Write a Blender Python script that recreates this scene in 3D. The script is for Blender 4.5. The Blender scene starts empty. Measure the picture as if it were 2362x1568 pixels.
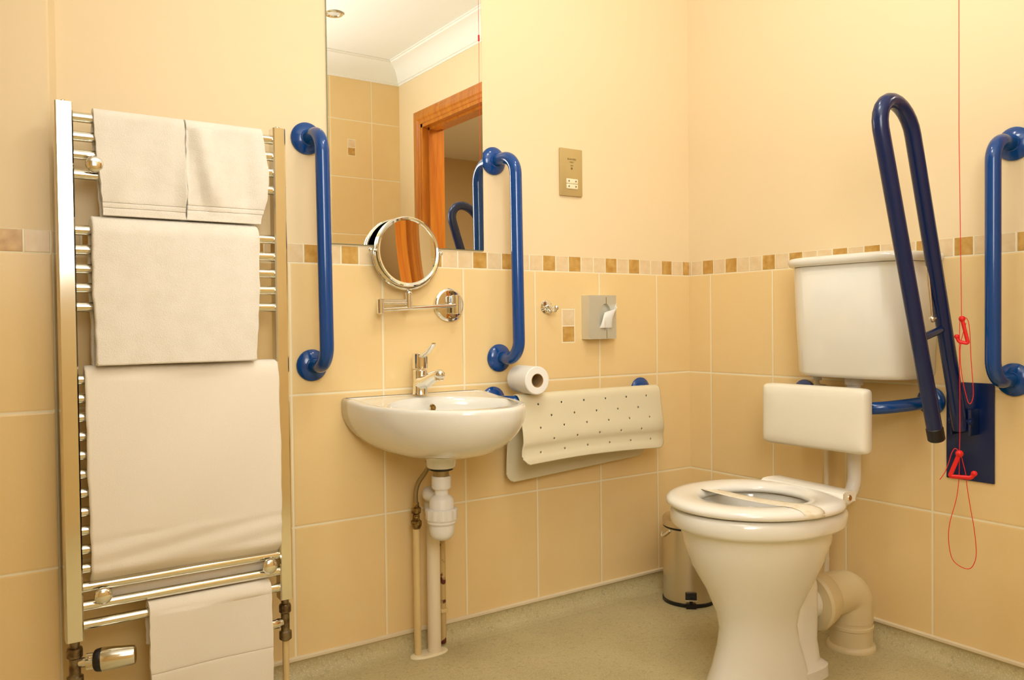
import bpy, bmesh, math, random
from mathutils import Vector, Matrix
random.seed(7)
PI = math.pi
sc = bpy.context.scene
COL = sc.collection

# ------------------------------------------------------------------ camera
CAM = Vector((-2.10266, -1.98853, 0.91248))
RT = Vector((0.82491754, -0.5651407, -0.01127146))
UP = Vector((0.02045825, 0.00992288, 0.99974146))
FW = Vector((0.56488274, 0.82493486, -0.01974735))
FPX = 1894.48; IW, IH = 2362, 1568
cd = bpy.data.cameras.new('camera'); cam = bpy.data.objects.new('camera', cd); COL.objects.link(cam)
m = Matrix.Identity(4)
for i in range(3):
    m[i][0] = RT[i]; m[i][1] = UP[i]; m[i][2] = -FW[i]; m[i][3] = CAM[i]
cam.matrix_world = m
cd.sensor_fit = 'HORIZONTAL'; cd.sensor_width = 36; cd.lens = FPX / IW * 36; cd.clip_start = 0.02
sc.camera = cam

# ------------------------------------------------------------------ view, world, lights
sc.view_settings.view_transform = 'Standard'
sc.view_settings.look = 'None'
sc.view_settings.gamma = 1
sc.view_settings.use_curve_mapping = False
sc.view_settings.exposure = -0.80
w = bpy.data.worlds.new('world'); sc.world = w; w.use_nodes = True
w.node_tree.nodes['Background'].inputs[0].default_value = (0.9, 0.93, 1, 1)
w.node_tree.nodes['Background'].inputs[1].default_value = 0.6

def area(name, loc, target, sx, sy, power, col):
    ld = bpy.data.lights.new(name, 'AREA'); ld.shape = 'RECTANGLE'; ld.size = sx; ld.size_y = sy
    ld.energy = power; ld.color = col
    o = bpy.data.objects.new(name, ld); COL.objects.link(o); o.location = loc
    d = Vector(target) - Vector(loc)
    o.rotation_euler = d.to_track_quat('-Z', 'Y').to_euler()
    return o
XL = -3.6          # left wall
FL = 0.03          # floor level
YF = -2.187        # wall behind the camera
ZC = 2.35
win = area('window_daylight', (-1.75, YF + 0.03, 1.60), (-0.35, -0.05, 1.30), 0.85, 0.9, 12, (0.97, 0.98, 0.98)); win.data.spread = math.radians(85)
area('hall_fill', (1.0, -1.6, 2.3), (1.0, -1.6, 0), 0.5, 0.5, 110, (1.0, 0.90, 0.72))  # unseen light added to brighten the hall beyond the door
def spot(x, y, power):
    ld = bpy.data.lights.new('downlight_lamp', 'AREA'); ld.shape = 'DISK'; ld.size = 0.07; ld.energy = power; ld.color = (1.0, 0.96, 0.86)
    o = bpy.data.objects.new('downlight_lamp', ld); COL.objects.link(o); o.location = (x, y, ZC - 0.012)
spot(-0.75, -0.75, 4)
lamp = area('ceiling_fill', (-1.15, -1.05, ZC - 0.062), (-1.15, -1.05, 0), 0.34, 0.34, 10, (0.98, 0.98, 0.95)); lamp.data.shape = 'DISK'  # added soft fill light, out of view; brightens the middle and lower walls
flash = area('bounce_flash', (-2.05, -2.02, 1.05), (-1.35, -1.60, ZC), 0.10, 0.10, 35, (0.94, 0.98, 1.0)); flash.data.spread = math.radians(100)

# ------------------------------------------------------------------ helpers
def ptd(px, py, axis, v):
    d = FW + RT * ((px - IW / 2) / FPX) - UP * ((py - IH / 2) / FPX)
    i = 'xyz'.index(axis)
    return CAM + d * ((v - CAM[i]) / d[i])
def PY(px, py, y): return ptd(px, py, 'y', y)
def PX(px, py, x): return ptd(px, py, 'x', x)
def PZ(px, py, z): return ptd(px, py, 'z', z)

ORG = {}
def tagp(o, label, cat, group=None):
    o['label'] = label; o['category'] = cat
    if group: o['group'] = group
    return o
def thing(name, label, cat, loc, group=None):
    o = bpy.data.objects.new(name, None); COL.objects.link(o); o.location = loc
    o.empty_display_size = 0.05
    ORG[o.name] = Vector(loc)
    return tagp(o, label, cat, group)
def org(o):
    while o is not None:
        if o.name in ORG: return ORG[o.name]
        o = o.parent
    return Vector((0, 0, 0))
def fin(name, bm, mat, parent=None, smooth=True, angle=35, label=None, base=None):
    """link the bmesh (built in world coordinates) as one object"""
    bmesh.ops.remove_doubles(bm, verts=bm.verts, dist=1e-6)
    bmesh.ops.recalc_face_normals(bm, faces=bm.faces)
    o0 = org(parent) if parent else (Vector(base) if base else Vector((0, 0, 0)))
    bmesh.ops.translate(bm, verts=bm.verts, vec=-o0)
    me = bpy.data.meshes.new(name); bm.to_mesh(me); bm.free()
    if isinstance(mat, (list, tuple)):
        for mm in mat: me.materials.append(mm)
    else: me.materials.append(mat)
    if smooth:
        for p in me.polygons: p.use_smooth = True
        me.set_sharp_from_angle(angle=math.radians(angle))
    o = bpy.data.objects.new(name, me); COL.objects.link(o)
    if parent: o.parent = parent
    elif base: o.location = base; ORG[o.name] = Vector(base)
    if label: o['label'] = label
    return o
def NB(): return bmesh.new()

def box(bm, a, b, bev=0, seg=2, mi=0):
    a = Vector(a); b = Vector(b)
    lo = Vector([min(a[i], b[i]) for i in range(3)]); hi = Vector([max(a[i], b[i]) for i in range(3)])
    vs = [bm.verts.new((x, y, z)) for x in (lo.x, hi.x) for y in (lo.y, hi.y) for z in (lo.z, hi.z)]
    fs = [bm.faces.new([vs[i] for i in f]) for f in ((0, 1, 3, 2), (4, 6, 7, 5), (0, 4, 5, 1), (2, 3, 7, 6), (0, 2, 6, 4), (1, 5, 7, 3))]
    for f in fs: f.material_index = mi
    if bev:
        es = list({e for f in fs for e in f.edges})
        bmesh.ops.bevel(bm, geom=es, offset=bev, segments=seg, profile=0.5, affect='EDGES')
    return vs
def rings(bm, rs, cap0=True, cap1=True, closed=False, mi=0):
    V = [[bm.verts.new(p) for p in r] for r in rs]
    n = len(V[0])
    k = len(V)
    for i in range(k if closed else k - 1):
        A, B = V[i], V[(i + 1) % k]
        for j in range(n):
            f = bm.faces.new((A[j], A[(j + 1) % n], B[(j + 1) % n], B[j])); f.material_index = mi
    if not closed:
        if cap0: bm.faces.new(V[0][::-1]).material_index = mi
        if cap1: bm.faces.new(V[-1]).material_index = mi
def frame(ax):
    ax = Vector(ax).normalized()
    t = Vector((0, 0, 1)) if abs(ax.z) < 0.9 else Vector((1, 0, 0))
    u = ax.cross(t).normalized(); v = ax.cross(u)
    return ax, u, v
def lathe(bm, prof, o, ax=(0, 0, 1), seg=32, cap0=True, cap1=True, mi=0):
    ax, u, v = frame(ax); o = Vector(o)
    rs = []
    for r, t in prof:
        r = max(r, 1e-4)
        rs.append([o + ax * t + u * (r * math.cos(2 * PI * k / seg)) + v * (r * math.sin(2 * PI * k / seg)) for k in range(seg)])
    rings(bm, rs, cap0, cap1, mi=mi)
def cyl(bm, a, b, r, seg=24, r2=None, bev=0):
    a = Vector(a); b = Vector(b); L = (b - a).length
    r2 = r if r2 is None else r2
    if bev: pr = [(r - bev, 0), (r, bev), (r2, L - bev), (r2 - bev, L)]
    else: pr = [(r, 0), (r2, L)]
    lathe(bm, pr, a, b - a, seg)
def fillet(pts, rad, n=8):
    pts = [Vector(p) for p in pts]; out = [pts[0]]
    for i in range(1, len(pts) - 1):
        p = pts[i]; a = (pts[i - 1] - p); b = (pts[i + 1] - p)
        r = rad[i] if isinstance(rad, (list, tuple)) else rad
        r = min(r, a.length * 0.49, b.length * 0.49)
        a.normalize(); b.normalize()
        ang = a.angle(b); 
        if ang > PI - 0.02 or r <= 0: out.append(p); continue
        d = r
        R = d * math.tan(ang / 2); c = p + (a + b).normalized() * (R / math.sin(ang / 2))
        s = p + a * d; e = p + b * d
        v0 = s - c; v1 = e - c; th = v0.angle(v1)
        for k in range(n + 1):
            t = k / n
            out.append(c + (v0 * math.sin((1 - t) * th) + v1 * math.sin(t * th)) / math.sin(th))
    out.append(pts[-1]); return out
def tube(bm, pts, r, seg=16, closed=False, caps=True, flat=1.0, mi=0):
    pts = [Vector(p) for p in pts]; n = len(pts)
    T = []
    for i in range(n):
        if closed: t = pts[(i + 1) % n] - pts[i - 1]
        else: t = pts[min(i + 1, n - 1)] - pts[max(i - 1, 0)]
        T.append(t.normalized())
    _, u, v = frame(T[0]); rs = []
    for i in range(n):
        if i:
            q = T[i - 1].rotation_difference(T[i]); u = (q @ u)
            u = (u - T[i] * u.dot(T[i])).normalized()
        v = T[i].cross(u)
        rr = r[i] if isinstance(r, (list, tuple)) else r
        rs.append([pts[i] + u * (rr * math.cos(2 * PI * k / seg)) + v * (rr * flat * math.sin(2 * PI * k / seg)) for k in range(seg)])
    rings(bm, rs, caps, caps, closed, mi=mi)
def catmull(pts, n=8, closed=False):
    P = [Vector(p) for p in pts]; out = []; N = len(P)
    for i in range(N if closed else N - 1):
        if closed: p0, p1, p2, p3 = P[i - 1], P[i], P[(i + 1) % N], P[(i + 2) % N]
        else: p0, p1, p2, p3 = P[max(i - 1, 0)], P[i], P[i + 1], P[min(i + 2, N - 1)]
        for k in range(n):
            t = k / n
            out.append(0.5 * ((2 * p1) + (p2 - p0) * t + (2 * p0 - 5 * p1 + 4 * p2 - p3) * t * t + (3 * p1 - p0 - 3 * p2 + p3) * t ** 3))
    if not closed: out.append(P[-1])
    return out
def sphere(bm, c, r, seg=20, sc3=(1, 1, 1)):
    c = Vector(c)
    rs = []
    for i in range(1, seg // 2):
        a = PI * i / (seg // 2)
        rs.append([c + Vector((r * sc3[0] * math.sin(a) * math.cos(2 * PI * k / seg), r * sc3[1] * math.sin(a) * math.sin(2 * PI * k / seg), r * sc3[2] * math.cos(a))) for k in range(seg)])
    rings(bm, rs)
def interp(tab, t):
    if t <= tab[0][0]: return tab[0][1]
    for (a, va), (b, vb) in zip(tab, tab[1:]):
        if t <= b:
            k = (t - a) / (b - a); k = k * k * (3 - 2 * k) * 0.5 + k * 0.5
            return va + (vb - va) * k
    return tab[-1][1]

# ------------------------------------------------------------------ materials
def lin(r, g, b):
    f = lambda c: (c / 255 / 12.92) if c / 255 <= 0.04045 else ((c / 255 + 0.055) / 1.055) ** 2.4
    return (f(r), f(g), f(b), 1)
def mat(name, col, rough=0.5, metal=0, coat=0, noise=None, bump=None, spec=None, transm=0, ior=None, sheen=0, sss=0):
    m = bpy.data.materials.new(name); m.use_nodes = True
    nt = m.node_tree; b = nt.nodes['Principled BSDF']
    b.inputs['Base Color'].default_value = col; b.inputs['Roughness'].default_value = rough
    b.inputs['Metallic'].default_value = metal; b.inputs['Coat Weight'].default_value = coat
    b.inputs['Coat Roughness'].default_value = 0.05
    if spec is not None: b.inputs['Specular IOR Level'].default_value = spec
    if transm: b.inputs['Transmission Weight'].default_value = transm
    if ior: b.inputs['IOR'].default_value = ior
    if sheen: b.inputs['Sheen Weight'].default_value = sheen
    if sss:
        b.inputs['Subsurface Weight'].default_value = sss; b.inputs['Subsurface Radius'].default_value = (0.01, 0.008, 0.005)
    tc = nt.nodes.new('ShaderNodeTexCoord')
    if noise:
        sc_, col2, lo, hi = noise
        n = nt.nodes.new('ShaderNodeTexNoise'); n.inputs['Scale'].default_value = sc_; n.inputs['Detail'].default_value = 5
        nt.links.new(tc.outputs['Object'], n.inputs['Vector'])
        r = nt.nodes.new('ShaderNodeMapRange'); r.inputs[1].default_value = lo; r.inputs[2].default_value = hi
        nt.links.new(n.outputs['Fac'], r.inputs[0])
        mx = nt.nodes.new('ShaderNodeMix'); mx.data_type = 'RGBA'
        mx.inputs[6].default_value = col; mx.inputs[7].default_value = col2
        nt.links.new(r.outputs[0], mx.inputs[0]); nt.links.new(mx.outputs[2], b.inputs['Base Color'])
    if bump:
        sc_, st, dist = bump
        n = nt.nodes.new('ShaderNodeTexNoise'); n.inputs['Scale'].default_value = sc_; n.inputs['Detail'].default_value = 4
        nt.links.new(tc.outputs['Object'], n.inputs['Vector'])
        bp = nt.nodes.new('ShaderNodeBump'); bp.inputs['Strength'].default_value = st; bp.inputs['Distance'].default_value = dist
        nt.links.new(n.outputs['Fac'], bp.inputs['Height']); nt.links.new(bp.outputs[0], b.inputs['Normal'])
    return m

PAINT = (0.86, 0.685, 0.425, 1)
TILE = (0.87, 0.65, 0.325, 1)
TILE2 = (0.84, 0.61, 0.285, 1)
GROUT = (0.90, 0.80, 0.57, 1)
M = {}
M['paint'] = mat('cream_paint', PAINT, 0.55, bump=(220, 0.08, 0.001))
M['ceiling'] = mat('ceiling_paint', (0.88, 0.87, 0.80, 1), 0.7, bump=(150, 0.05, 0.001))
M['chrome'] = mat('chrome', (0.86, 0.85, 0.80, 1), 0.07, 1)
M['chrome_rail'] = mat('chrome_rail', (0.82, 0.80, 0.72, 1), 0.13, 1)
M['steel'] = mat('brushed_steel', (0.68, 0.62, 0.52, 1), 0.3, 1, bump=(60, 0.03, 0.001))
M['darkmetal'] = mat('tarnished_brass_chrome', (0.30, 0.24, 0.16, 1), 0.3, 1, noise=(40, (0.12, 0.08, 0.05, 1), 0.4, 0.6))
M['brass'] = mat('old_brass', (0.42, 0.30, 0.12, 1), 0.35, 1, noise=(60, (0.14, 0.08, 0.03, 1), 0.45, 0.6))
M['mirror'] = mat('mirror_glass', (0.93, 0.94, 0.90, 1), 0.0, 1)
M['mirroredge'] = mat('mirror_edge', (0.35, 0.42, 0.32, 1), 0.1, 0.3)
M['ceramic'] = mat('white_ceramic', (0.83, 0.80, 0.72, 1), 0.12, 0, 0.6)
M['seat'] = mat('white_seat_plastic', (0.86, 0.83, 0.76, 1), 0.16, 0, 0.3)
M['plastic'] = mat('white_plastic', (0.84, 0.81, 0.77, 1), 0.3)
M['pipewhite'] = mat('painted_waste_pipe', (0.84, 0.72, 0.52, 1), 0.35)
M['soil'] = mat('cream_soil_pipe', (0.72, 0.60, 0.36, 1), 0.4, bump=(14, 0.15, 0.004))
M['pipetan'] = mat('painted_supply_pipe', (0.74, 0.55, 0.26, 1), 0.4)
M['cushion'] = mat('white_vinyl_cushion', (0.86, 0.80, 0.66, 1), 0.35, bump=(90, 0.05, 0.001))
M['blue'] = mat('blue_enamel', (0.0, 0.055, 0.25, 1), 0.17, 0, 0.15, bump=(180, 0.04, 0.0006))
M['bluedark'] = mat('dark_blue_enamel', (0.0, 0.012, 0.075, 1), 0.25, 0, 0.1)
M['black'] = mat('black_rubber', (0.006, 0.006, 0.008, 1), 0.4)
M['red'] = mat('red_cord', (0.75, 0.008, 0.008, 1), 0.45)
M['towel'] = mat('white_terry', (0.88, 0.82, 0.72, 1), 0.95, noise=(25, (0.84, 0.78, 0.67, 1), 0.4, 0.65), bump=(480, 0.8, 0.0016), sheen=0.3)
M['towelsmooth'] = mat('white_woven_towel', (0.88, 0.80, 0.68, 1), 0.9, bump=(500, 0.35, 0.0015), sheen=0.2)
M['rubbermat'] = mat('cream_rubber_mat', (0.74, 0.66, 0.46, 1), 0.45)
M['paper'] = mat('tissue_paper', (0.88, 0.85, 0.79, 1), 0.85, bump=(120, 0.2, 0.001))
M['cardboard'] = mat('cardboard_core', (0.40, 0.24, 0.09, 1), 0.9)
M['strip'] = mat('paper_strip', (0.84, 0.76, 0.60, 1), 0.7, noise=(40, (0.78, 0.66, 0.46, 1), 0.52, 0.62), bump=(60, 0.2, 0.001))
M['socket'] = mat('gold_socket_plate', (0.56, 0.42, 0.18, 1), 0.38, 0.35)
M['cream'] = mat('cream_plastic', (0.86, 0.76, 0.52, 1), 0.4)
M['ink'] = mat('dark_print', (0.20, 0.14, 0.03, 1), 0.6)
M['dispenser'] = mat('satin_dispenser', (0.70, 0.68, 0.58, 1), 0.25, 0.5)
M['tile_trim'] = mat('tile_trim', (0.78, 0.66, 0.45, 1), 0.35)
M['rustypaint'] = mat('chipped_pipe', (0.60, 0.42, 0.17, 1), 0.5, noise=(22, (0.10, 0.012, 0.008, 1), 0.56, 0.60))
M['hose'] = mat('dull_braided_hose', (0.36, 0.28, 0.14, 1), 0.4, 0.8)
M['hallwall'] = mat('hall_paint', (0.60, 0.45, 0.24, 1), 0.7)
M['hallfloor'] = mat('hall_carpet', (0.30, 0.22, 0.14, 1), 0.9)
M['frost'] = mat('daylit_frosted_glass', (0.9, 0.92, 0.9, 1), 0.5)
M['frost'].node_tree.nodes['Principled BSDF'].inputs['Emission Color'].default_value = (1.0, 0.97, 0.88, 1)
M['frost'].node_tree.nodes['Principled BSDF'].inputs['Emission Strength'].default_value = 3.0
M['opal'] = mat('opal_glass', (0.9, 0.88, 0.8, 1), 0.4)
M['upvc'] = mat('window_plastic', (0.85, 0.85, 0.82, 1), 0.35)
M['lampglass'] = mat('lamp_lens', (0.7, 0.7, 0.66, 1), 0.2, 0.2)

class G:
    """tiny node graph helper"""
    def __init__(s, nt): s.nt = nt
    def v(s, x, sock):
        if isinstance(x, (int, float)): sock.default_value = x
        else: s.nt.links.new(x, sock)
    def op(s, o, a, b=0, c=None):
        n = s.nt.nodes.new('ShaderNodeMath'); n.operation = o
        s.v(a, n.inputs[0]); s.v(b, n.inputs[1])
        if c is not None: s.v(c, n.inputs[2])
        return n.outputs[0]
    def mix(s, f, a, b):
        n = s.nt.nodes.new('ShaderNodeMix'); n.data_type = 'RGBA'
        s.v(f, n.inputs[0])
        for x, k in ((a, 6), (b, 7)):
            if isinstance(x, tuple): n.inputs[k].default_value = x
            else: s.nt.links.new(x, n.inputs[k])
        return n.outputs[2]
    def between(s, x, a, b): return s.op('MULTIPLY', s.op('GREATER_THAN', x, a), s.op('LESS_THAN', x, b))
    def noise(s, vec, scale, detail=4):
        n = s.nt.nodes.new('ShaderNodeTexNoise'); n.inputs['Scale'].default_value = scale; n.inputs['Detail'].default_value = detail
        s.nt.links.new(vec, n.inputs['Vector']); return n.outputs['Fac']
    def rng(s, x, a, b, c=0, d=1):
        n = s.nt.nodes.new('ShaderNodeMapRange'); s.v(x, n.inputs[0])
        for i, q in enumerate((a, b, c, d)): n.inputs[i + 1].default_value = q
        return n.outputs[0]

def tile_mat(name, axis, phase, wt, ht, z0, ztop, strip=None, inserts=(), gw=0.0035):
    """tiles wt x ht, a line at height z0; strip=(z0, z1, start, pitch, dark indices mod 5, sign)"""
    m = bpy.data.materials.new(name); m.use_nodes = True; nt = m.node_tree; g = G(nt)
    b = nt.nodes['Principled BSDF']
    geo = nt.nodes.new('ShaderNodeNewGeometry'); sep = nt.nodes.new('ShaderNodeSeparateXYZ')
    nt.links.new(geo.outputs['Position'], sep.inputs[0])
    u = sep.outputs['XYZ'.index(axis.upper())]; z = sep.outputs[2]
    pos = geo.outputs['Position']
    def linedist(c, ph, p):   # distance to the nearest line
        f = g.op('FRACT', g.op('DIVIDE', g.op('SUBTRACT', c, ph), p))
        f = g.op('MINIMUM', f, g.op('SUBTRACT', 1, f))
        return g.op('MULTIPLY', f, p)
    du = linedist(u, phase, wt); dz = linedist(z, z0, ht)
    d = g.op('MINIMUM', du, dz)
    ed = g.rng(d, gw * 0.5, gw * 0.5 + 0.0012, 0, 1)
    hei = g.rng(d, gw * 0.4, gw * 0.5 + 0.004, 0, 1)
    # per tile tone
    iu = g.op('FLOOR', g.op('DIVIDE', g.op('SUBTRACT', u, phase), wt)); iz = g.op('FLOOR', g.op('DIVIDE', g.op('SUBTRACT', z, z0), ht))
    hsh = g.op('FRACT', g.op('ABSOLUTE', g.op('MULTIPLY', g.op('SINE', g.op('ADD', g.op('MULTIPLY', iu, 12.99), g.op('MULTIPLY', iz, 78.2))), 437.5)))
    nz = g.noise(pos, 9, 6); nz2 = g.noise(pos, 160, 2)
    f = g.op('ADD', g.op('MULTIPLY', g.rng(nz, 0.3, 0.7), 0.6), g.op('MULTIPLY', hsh, 0.4))
    tcol = g.mix(f, TILE, TILE2)
    tcol = g.mix(g.rng(nz2, 0.60, 0.75, 0, 0.35), tcol, (0.88, 0.71, 0.43, 1))
    col = g.mix(ed, GROUT, tcol)
    rough = g.rng(ed, 0, 1, 0.7, 0.28)
    def mosaic(du_, dz_, dark, col):
        dm = g.op('MINIMUM', du_, dz_)
        e = g.rng(dm, 0.0015, 0.0026)
        n1 = g.noise(pos, 38, 6)
        dk = g.mix(g.rng(n1, 0.35, 0.7), (0.50, 0.26, 0.045, 1), (0.68, 0.42, 0.13, 1))
        lt = g.mix(g.rng(n1, 0.35, 0.7), (0.77, 0.57, 0.32, 1), (0.83, 0.66, 0.42, 1))
        return g.mix(e, GROUT, g.mix(dark, lt, dk)), e
    if strip:
        sz0, sz1, st, p, darks, sgn = strip
        s = g.op('SUBTRACT', g.op('MULTIPLY', u, sgn), st)
        k = g.op('FLOOR', g.op('DIVIDE', s, p))
        km = g.op('SUBTRACT', k, g.op('MULTIPLY', g.op('FLOOR', g.op('DIVIDE', g.op('ADD', k, 0.5), 5)), 5))
        dark = 0
        for dd in darks:
            dark = g.op('ADD', dark, g.between(km, dd - 0.5, dd + 0.5))
        fu = g.op('FRACT', g.op('DIVIDE', s, p)); fu = g.op('MULTIPLY', g.op('MINIMUM', fu, g.op('SUBTRACT', 1, fu)), p)
        fz = g.op('MINIMUM', g.op('SUBTRACT', z, sz0), g.op('SUBTRACT', sz1, z))
        mc, e = mosaic(fu, g.op('ADD', fz, 0.001), dark, None)
        ins = g.between(z, sz0, sz1)
        col = g.mix(ins, col, mc)
        hei = g.op('ADD', g.op('MULTIPLY', hei, g.op('SUBTRACT', 1, ins)), g.op('MULTIPLY', e, ins))
    for (u0, u1, zz0, zz1) in inserts:
        zm = (zz0 + zz1) / 2
        ins = g.op('MULTIPLY', g.between(u, u0 - 0.003, u1 + 0.003), g.between(z, zz0 - 0.003, zz1 + 0.003))
        dU = g.op('MINIMUM', g.op('SUBTRACT', u, u0 - 0.0015), g.op('SUBTRACT', u1 + 0.0015, u))
        dZ = g.op('MINIMUM', g.op('MINIMUM', g.op('SUBTRACT', z, zz0 - 0.0015), g.op('SUBTRACT', zz1 + 0.0015, z)), g.op('ABSOLUTE', g.op('SUBTRACT', z, zm)))
        mc, e = mosaic(dU, dZ, g.op('LESS_THAN', z, zm), None)
        col = g.mix(ins, col, mc)
        hei = g.op('ADD', g.op('MULTIPLY', hei, g.op('SUBTRACT', 1, ins)), g.op('MULTIPLY', e, ins))
    up = g.op('GREATER_THAN', z, ztop)
    col = g.mix(up, col, PAINT)
    hei = g.op('ADD', g.op('MULTIPLY', hei, g.op('SUBTRACT', 1, up)), g.op('MULTIPLY', 0.2, up))
    rough = g.op('ADD', g.op('MULTIPLY', rough, g.op('SUBTRACT', 1, up)), g.op('MULTIPLY', 0.6, up))
    bp = nt.nodes.new('ShaderNodeBump'); bp.inputs['Strength'].default_value = 0.5; bp.inputs['Distance'].default_value = 0.0015
    h2 = g.op('ADD', hei, g.op('MULTIPLY', g.noise(pos, 60, 3), 0.10))
    nt.links.new(h2, bp.inputs['Height']); nt.links.new(bp.outputs[0], b.inputs['Normal'])
    nt.links.new(col, b.inputs['Base Color']); nt.links.new(rough, b.inputs['Roughness'])
    return m

ZT, ZL2, ZL1, ZS0, ZS1 = 0.085, 0.411, 0.741, 1.071, 1.118
M['wall_back'] = tile_mat('wall_tiles_back', 'x', -0.155, 0.2501, 0.33, ZL2, ZS1,
                          (ZS0, ZS1, 0.082, 0.0495, (0, 3), -1), [(-0.553, -0.507, 0.855, 0.954)])
M['wall_box'] = tile_mat('wall_tiles_boxing', 'x', -1.921, 0.2501, 0.33, ZL2, ZS1, (ZS0, ZS1, 1.924, 0.0495, (1, 3), -1))
M['wall_right'] = tile_mat('wall_tiles_right', 'y', -0.0969, 0.2501, 0.33, ZL2, ZS1,
                           (ZS0, ZS1, 0.061, 0.0495, (0, 2), -1))
M['wall_front'] = tile_mat('wall_tiles_behind_camera', 'x', -0.17, 0.24, 0.307, 1.407, 3.0, None, [(-0.31, -0.269, 1.832, 1.917)])
M['wall_left'] = tile_mat('wall_tiles_left', 'y', -0.1, 0.2501, 0.33, ZL2, ZS1, (ZS0, ZS1, 0.061, 0.0495, (0, 2), -1))

def wood_mat():
    m = bpy.data.materials.new('orange_pine_varnish'); m.use_nodes = True; nt = m.node_tree; g = G(nt); b = nt.nodes['Principled BSDF']
    tc = nt.nodes.new('ShaderNodeTexCoord'); mp = nt.nodes.new('ShaderNodeMapping'); mp.inputs['Scale'].default_value = (14, 14, 1.2)
    nt.links.new(tc.outputs['Object'], mp.inputs[0])
    n = g.noise(mp.outputs[0], 3, 8)
    c = g.mix(g.rng(n, 0.3, 0.7), (0.62, 0.22, 0.015, 1), (0.46, 0.12, 0.008, 1))
    nt.links.new(c, b.inputs['Base Color']); b.inputs['Roughness'].default_value = 0.3; b.inputs['Coat Weight'].default_value = 0.4
    return m
M['wood'] = wood_mat()
def floor_mat():
    m = bpy.data.materials.new('speckled_vinyl'); m.use_nodes = True; nt = m.node_tree; g = G(nt); b = nt.nodes['Principled BSDF']
    geo = nt.nodes.new('ShaderNodeNewGeometry'); pos = geo.outputs['Position']
    a = g.noise(pos, 260, 2); c2 = g.noise(pos, 7, 5); a2 = g.noise(pos, 90, 3)
    c = g.mix(g.rng(c2, 0.35, 0.65), (0.55, 0.465, 0.245, 1), (0.485, 0.405, 0.21, 1))
    c = g.mix(g.rng(a, 0.52, 0.66, 0, 0.55), c, (0.70, 0.62, 0.40, 1))
    c = g.mix(g.rng(a2, 0.56, 0.70, 0, 0.5), c, (0.33, 0.28, 0.15, 1))
    nt.links.new(c, b.inputs['Base Color']); b.inputs['Roughness'].default_value = 0.42
    bp = nt.nodes.new('ShaderNodeBump'); bp.inputs['Strength'].default_value = 0.12; bp.inputs['Distance'].default_value = 0.001
    nt.links.new(a, bp.inputs['Height']); nt.links.new(bp.outputs[0], b.inputs['Normal'])
    return m
M['floor'] = floor_mat()

# ------------------------------------------------------------------ room shell
def struct(name, bm, mt, smooth=False):
    o = fin(name, bm, mt, smooth=smooth); o['kind'] = 'structure'; return o
bm = NB(); box(bm, (XL, 0, 0), (0, 0.12, ZC)); struct('wall_back', bm, M['wall_back'])
DY0, DY1, DZ = -1.93, -1.17, 1.985
bm = NB()
box(bm, (0, DY1, 0), (0.12, 0.12, ZC)); box(bm, (0, YF - 0.12, 0), (0.12, DY0, ZC)); box(bm, (0, DY0, DZ), (0.12, DY1, ZC))
struct('wall_right', bm, M['wall_right'])
WX0, WX1, WZ0, WZ1 = -2.20, -1.30, 1.12, 2.05
bm = NB()
box(bm, (WX1, YF - 0.12, 0), (0, YF, ZC)); box(bm, (XL - 0.12, YF - 0.12, 0), (WX0, YF, ZC))
box(bm, (WX0, YF - 0.12, 0), (WX1, YF, WZ0)); box(bm, (WX0, YF - 0.12, WZ1), (WX1, YF, ZC))
struct('wall_front', bm, M['wall_front'])
bm = NB(); box(bm, (XL - 0.12, YF, 0), (XL, 0.12, ZC)); struct('wall_left', bm, M['wall_left'])
# shallow pipe boxing at the left end of the back wall
bm = NB()
prof = [(-1.921, -0.05), (-1.897, 0.0)]
pl = [(XL, 0.0), (XL, -0.03), (-1.924, -0.03), (-1.920, -0.027), (-1.905, 0.0)]
rings(bm, [[Vector((x, y, zz)) for x, y in pl] for zz in (0, ZC)])
struct('wall_boxing', bm, M['wall_box'])
bm = NB(); box(bm, (XL - 0.12, YF - 0.12, -0.1), (0.12, 0.12, FL)); struct('floor', bm, M['floor'])
bm = NB(); box(bm, (XL - 0.12, YF - 0.12, ZC), (0.12, 0.12, ZC + 0.1)); struct('ceiling', bm, M['ceiling'])

def sweep_prof(name, prof, a, b, nrm, mt, mitre=(0, 0)):
    """prof: (out from the wall, height) ; a,b ends of the line at the wall ; nrm into the room"""
    bm = NB(); a = Vector(a); b = Vector(b); nrm = Vector(nrm); d = (b - a).normalized()
    r0 = [a + nrm * o + Vector((0, 0, h)) + d * (mitre[0] * o) for o, h in prof]
    r1 = [b + nrm * o + Vector((0, 0, h)) - d * (mitre[1] * o) for o, h in prof]
    rings(bm, [r0, r1]); return struct(name, bm, mt, smooth=True)
cov = [(0, -0.105), (0.006, -0.105), (0.008, -0.098)] + [(0.008 + 0.085 * (1 - math.cos(t * PI / 2 / 8)), -0.098 + 0.085 * math.sin(t * PI / 2 / 8)) for t in range(1, 9)] + [(0.105, -0.013), (0.105, 0), (0, 0)]
cov = [(0, -0.105), (0.006, -0.105), (0.008, -0.096), (0.014, -0.095), (0.018, -0.075), (0.030, -0.050), (0.050, -0.030), (0.075, -0.018), (0.095, -0.013), (0.097, -0.006), (0.105, -0.005), (0.105, 0), (0, 0)]
M['cornice'] = mat('cornice_plaster', (0.90, 0.88, 0.80, 1), 0.6)
sweep_prof('trim_1', cov, (0, 0, ZC), (0, YF, ZC), (-1, 0, 0), M['cornice'], (1, 1))
sweep_prof('trim_2', cov, (0, YF, ZC), (XL, YF, ZC), (0, 1, 0), M['cornice'], (1, 1))
sweep_prof('trim_3', cov, (XL, YF, ZC), (XL, 0, ZC), (1, 0, 0), M['cornice'], (1, 1))
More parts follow.
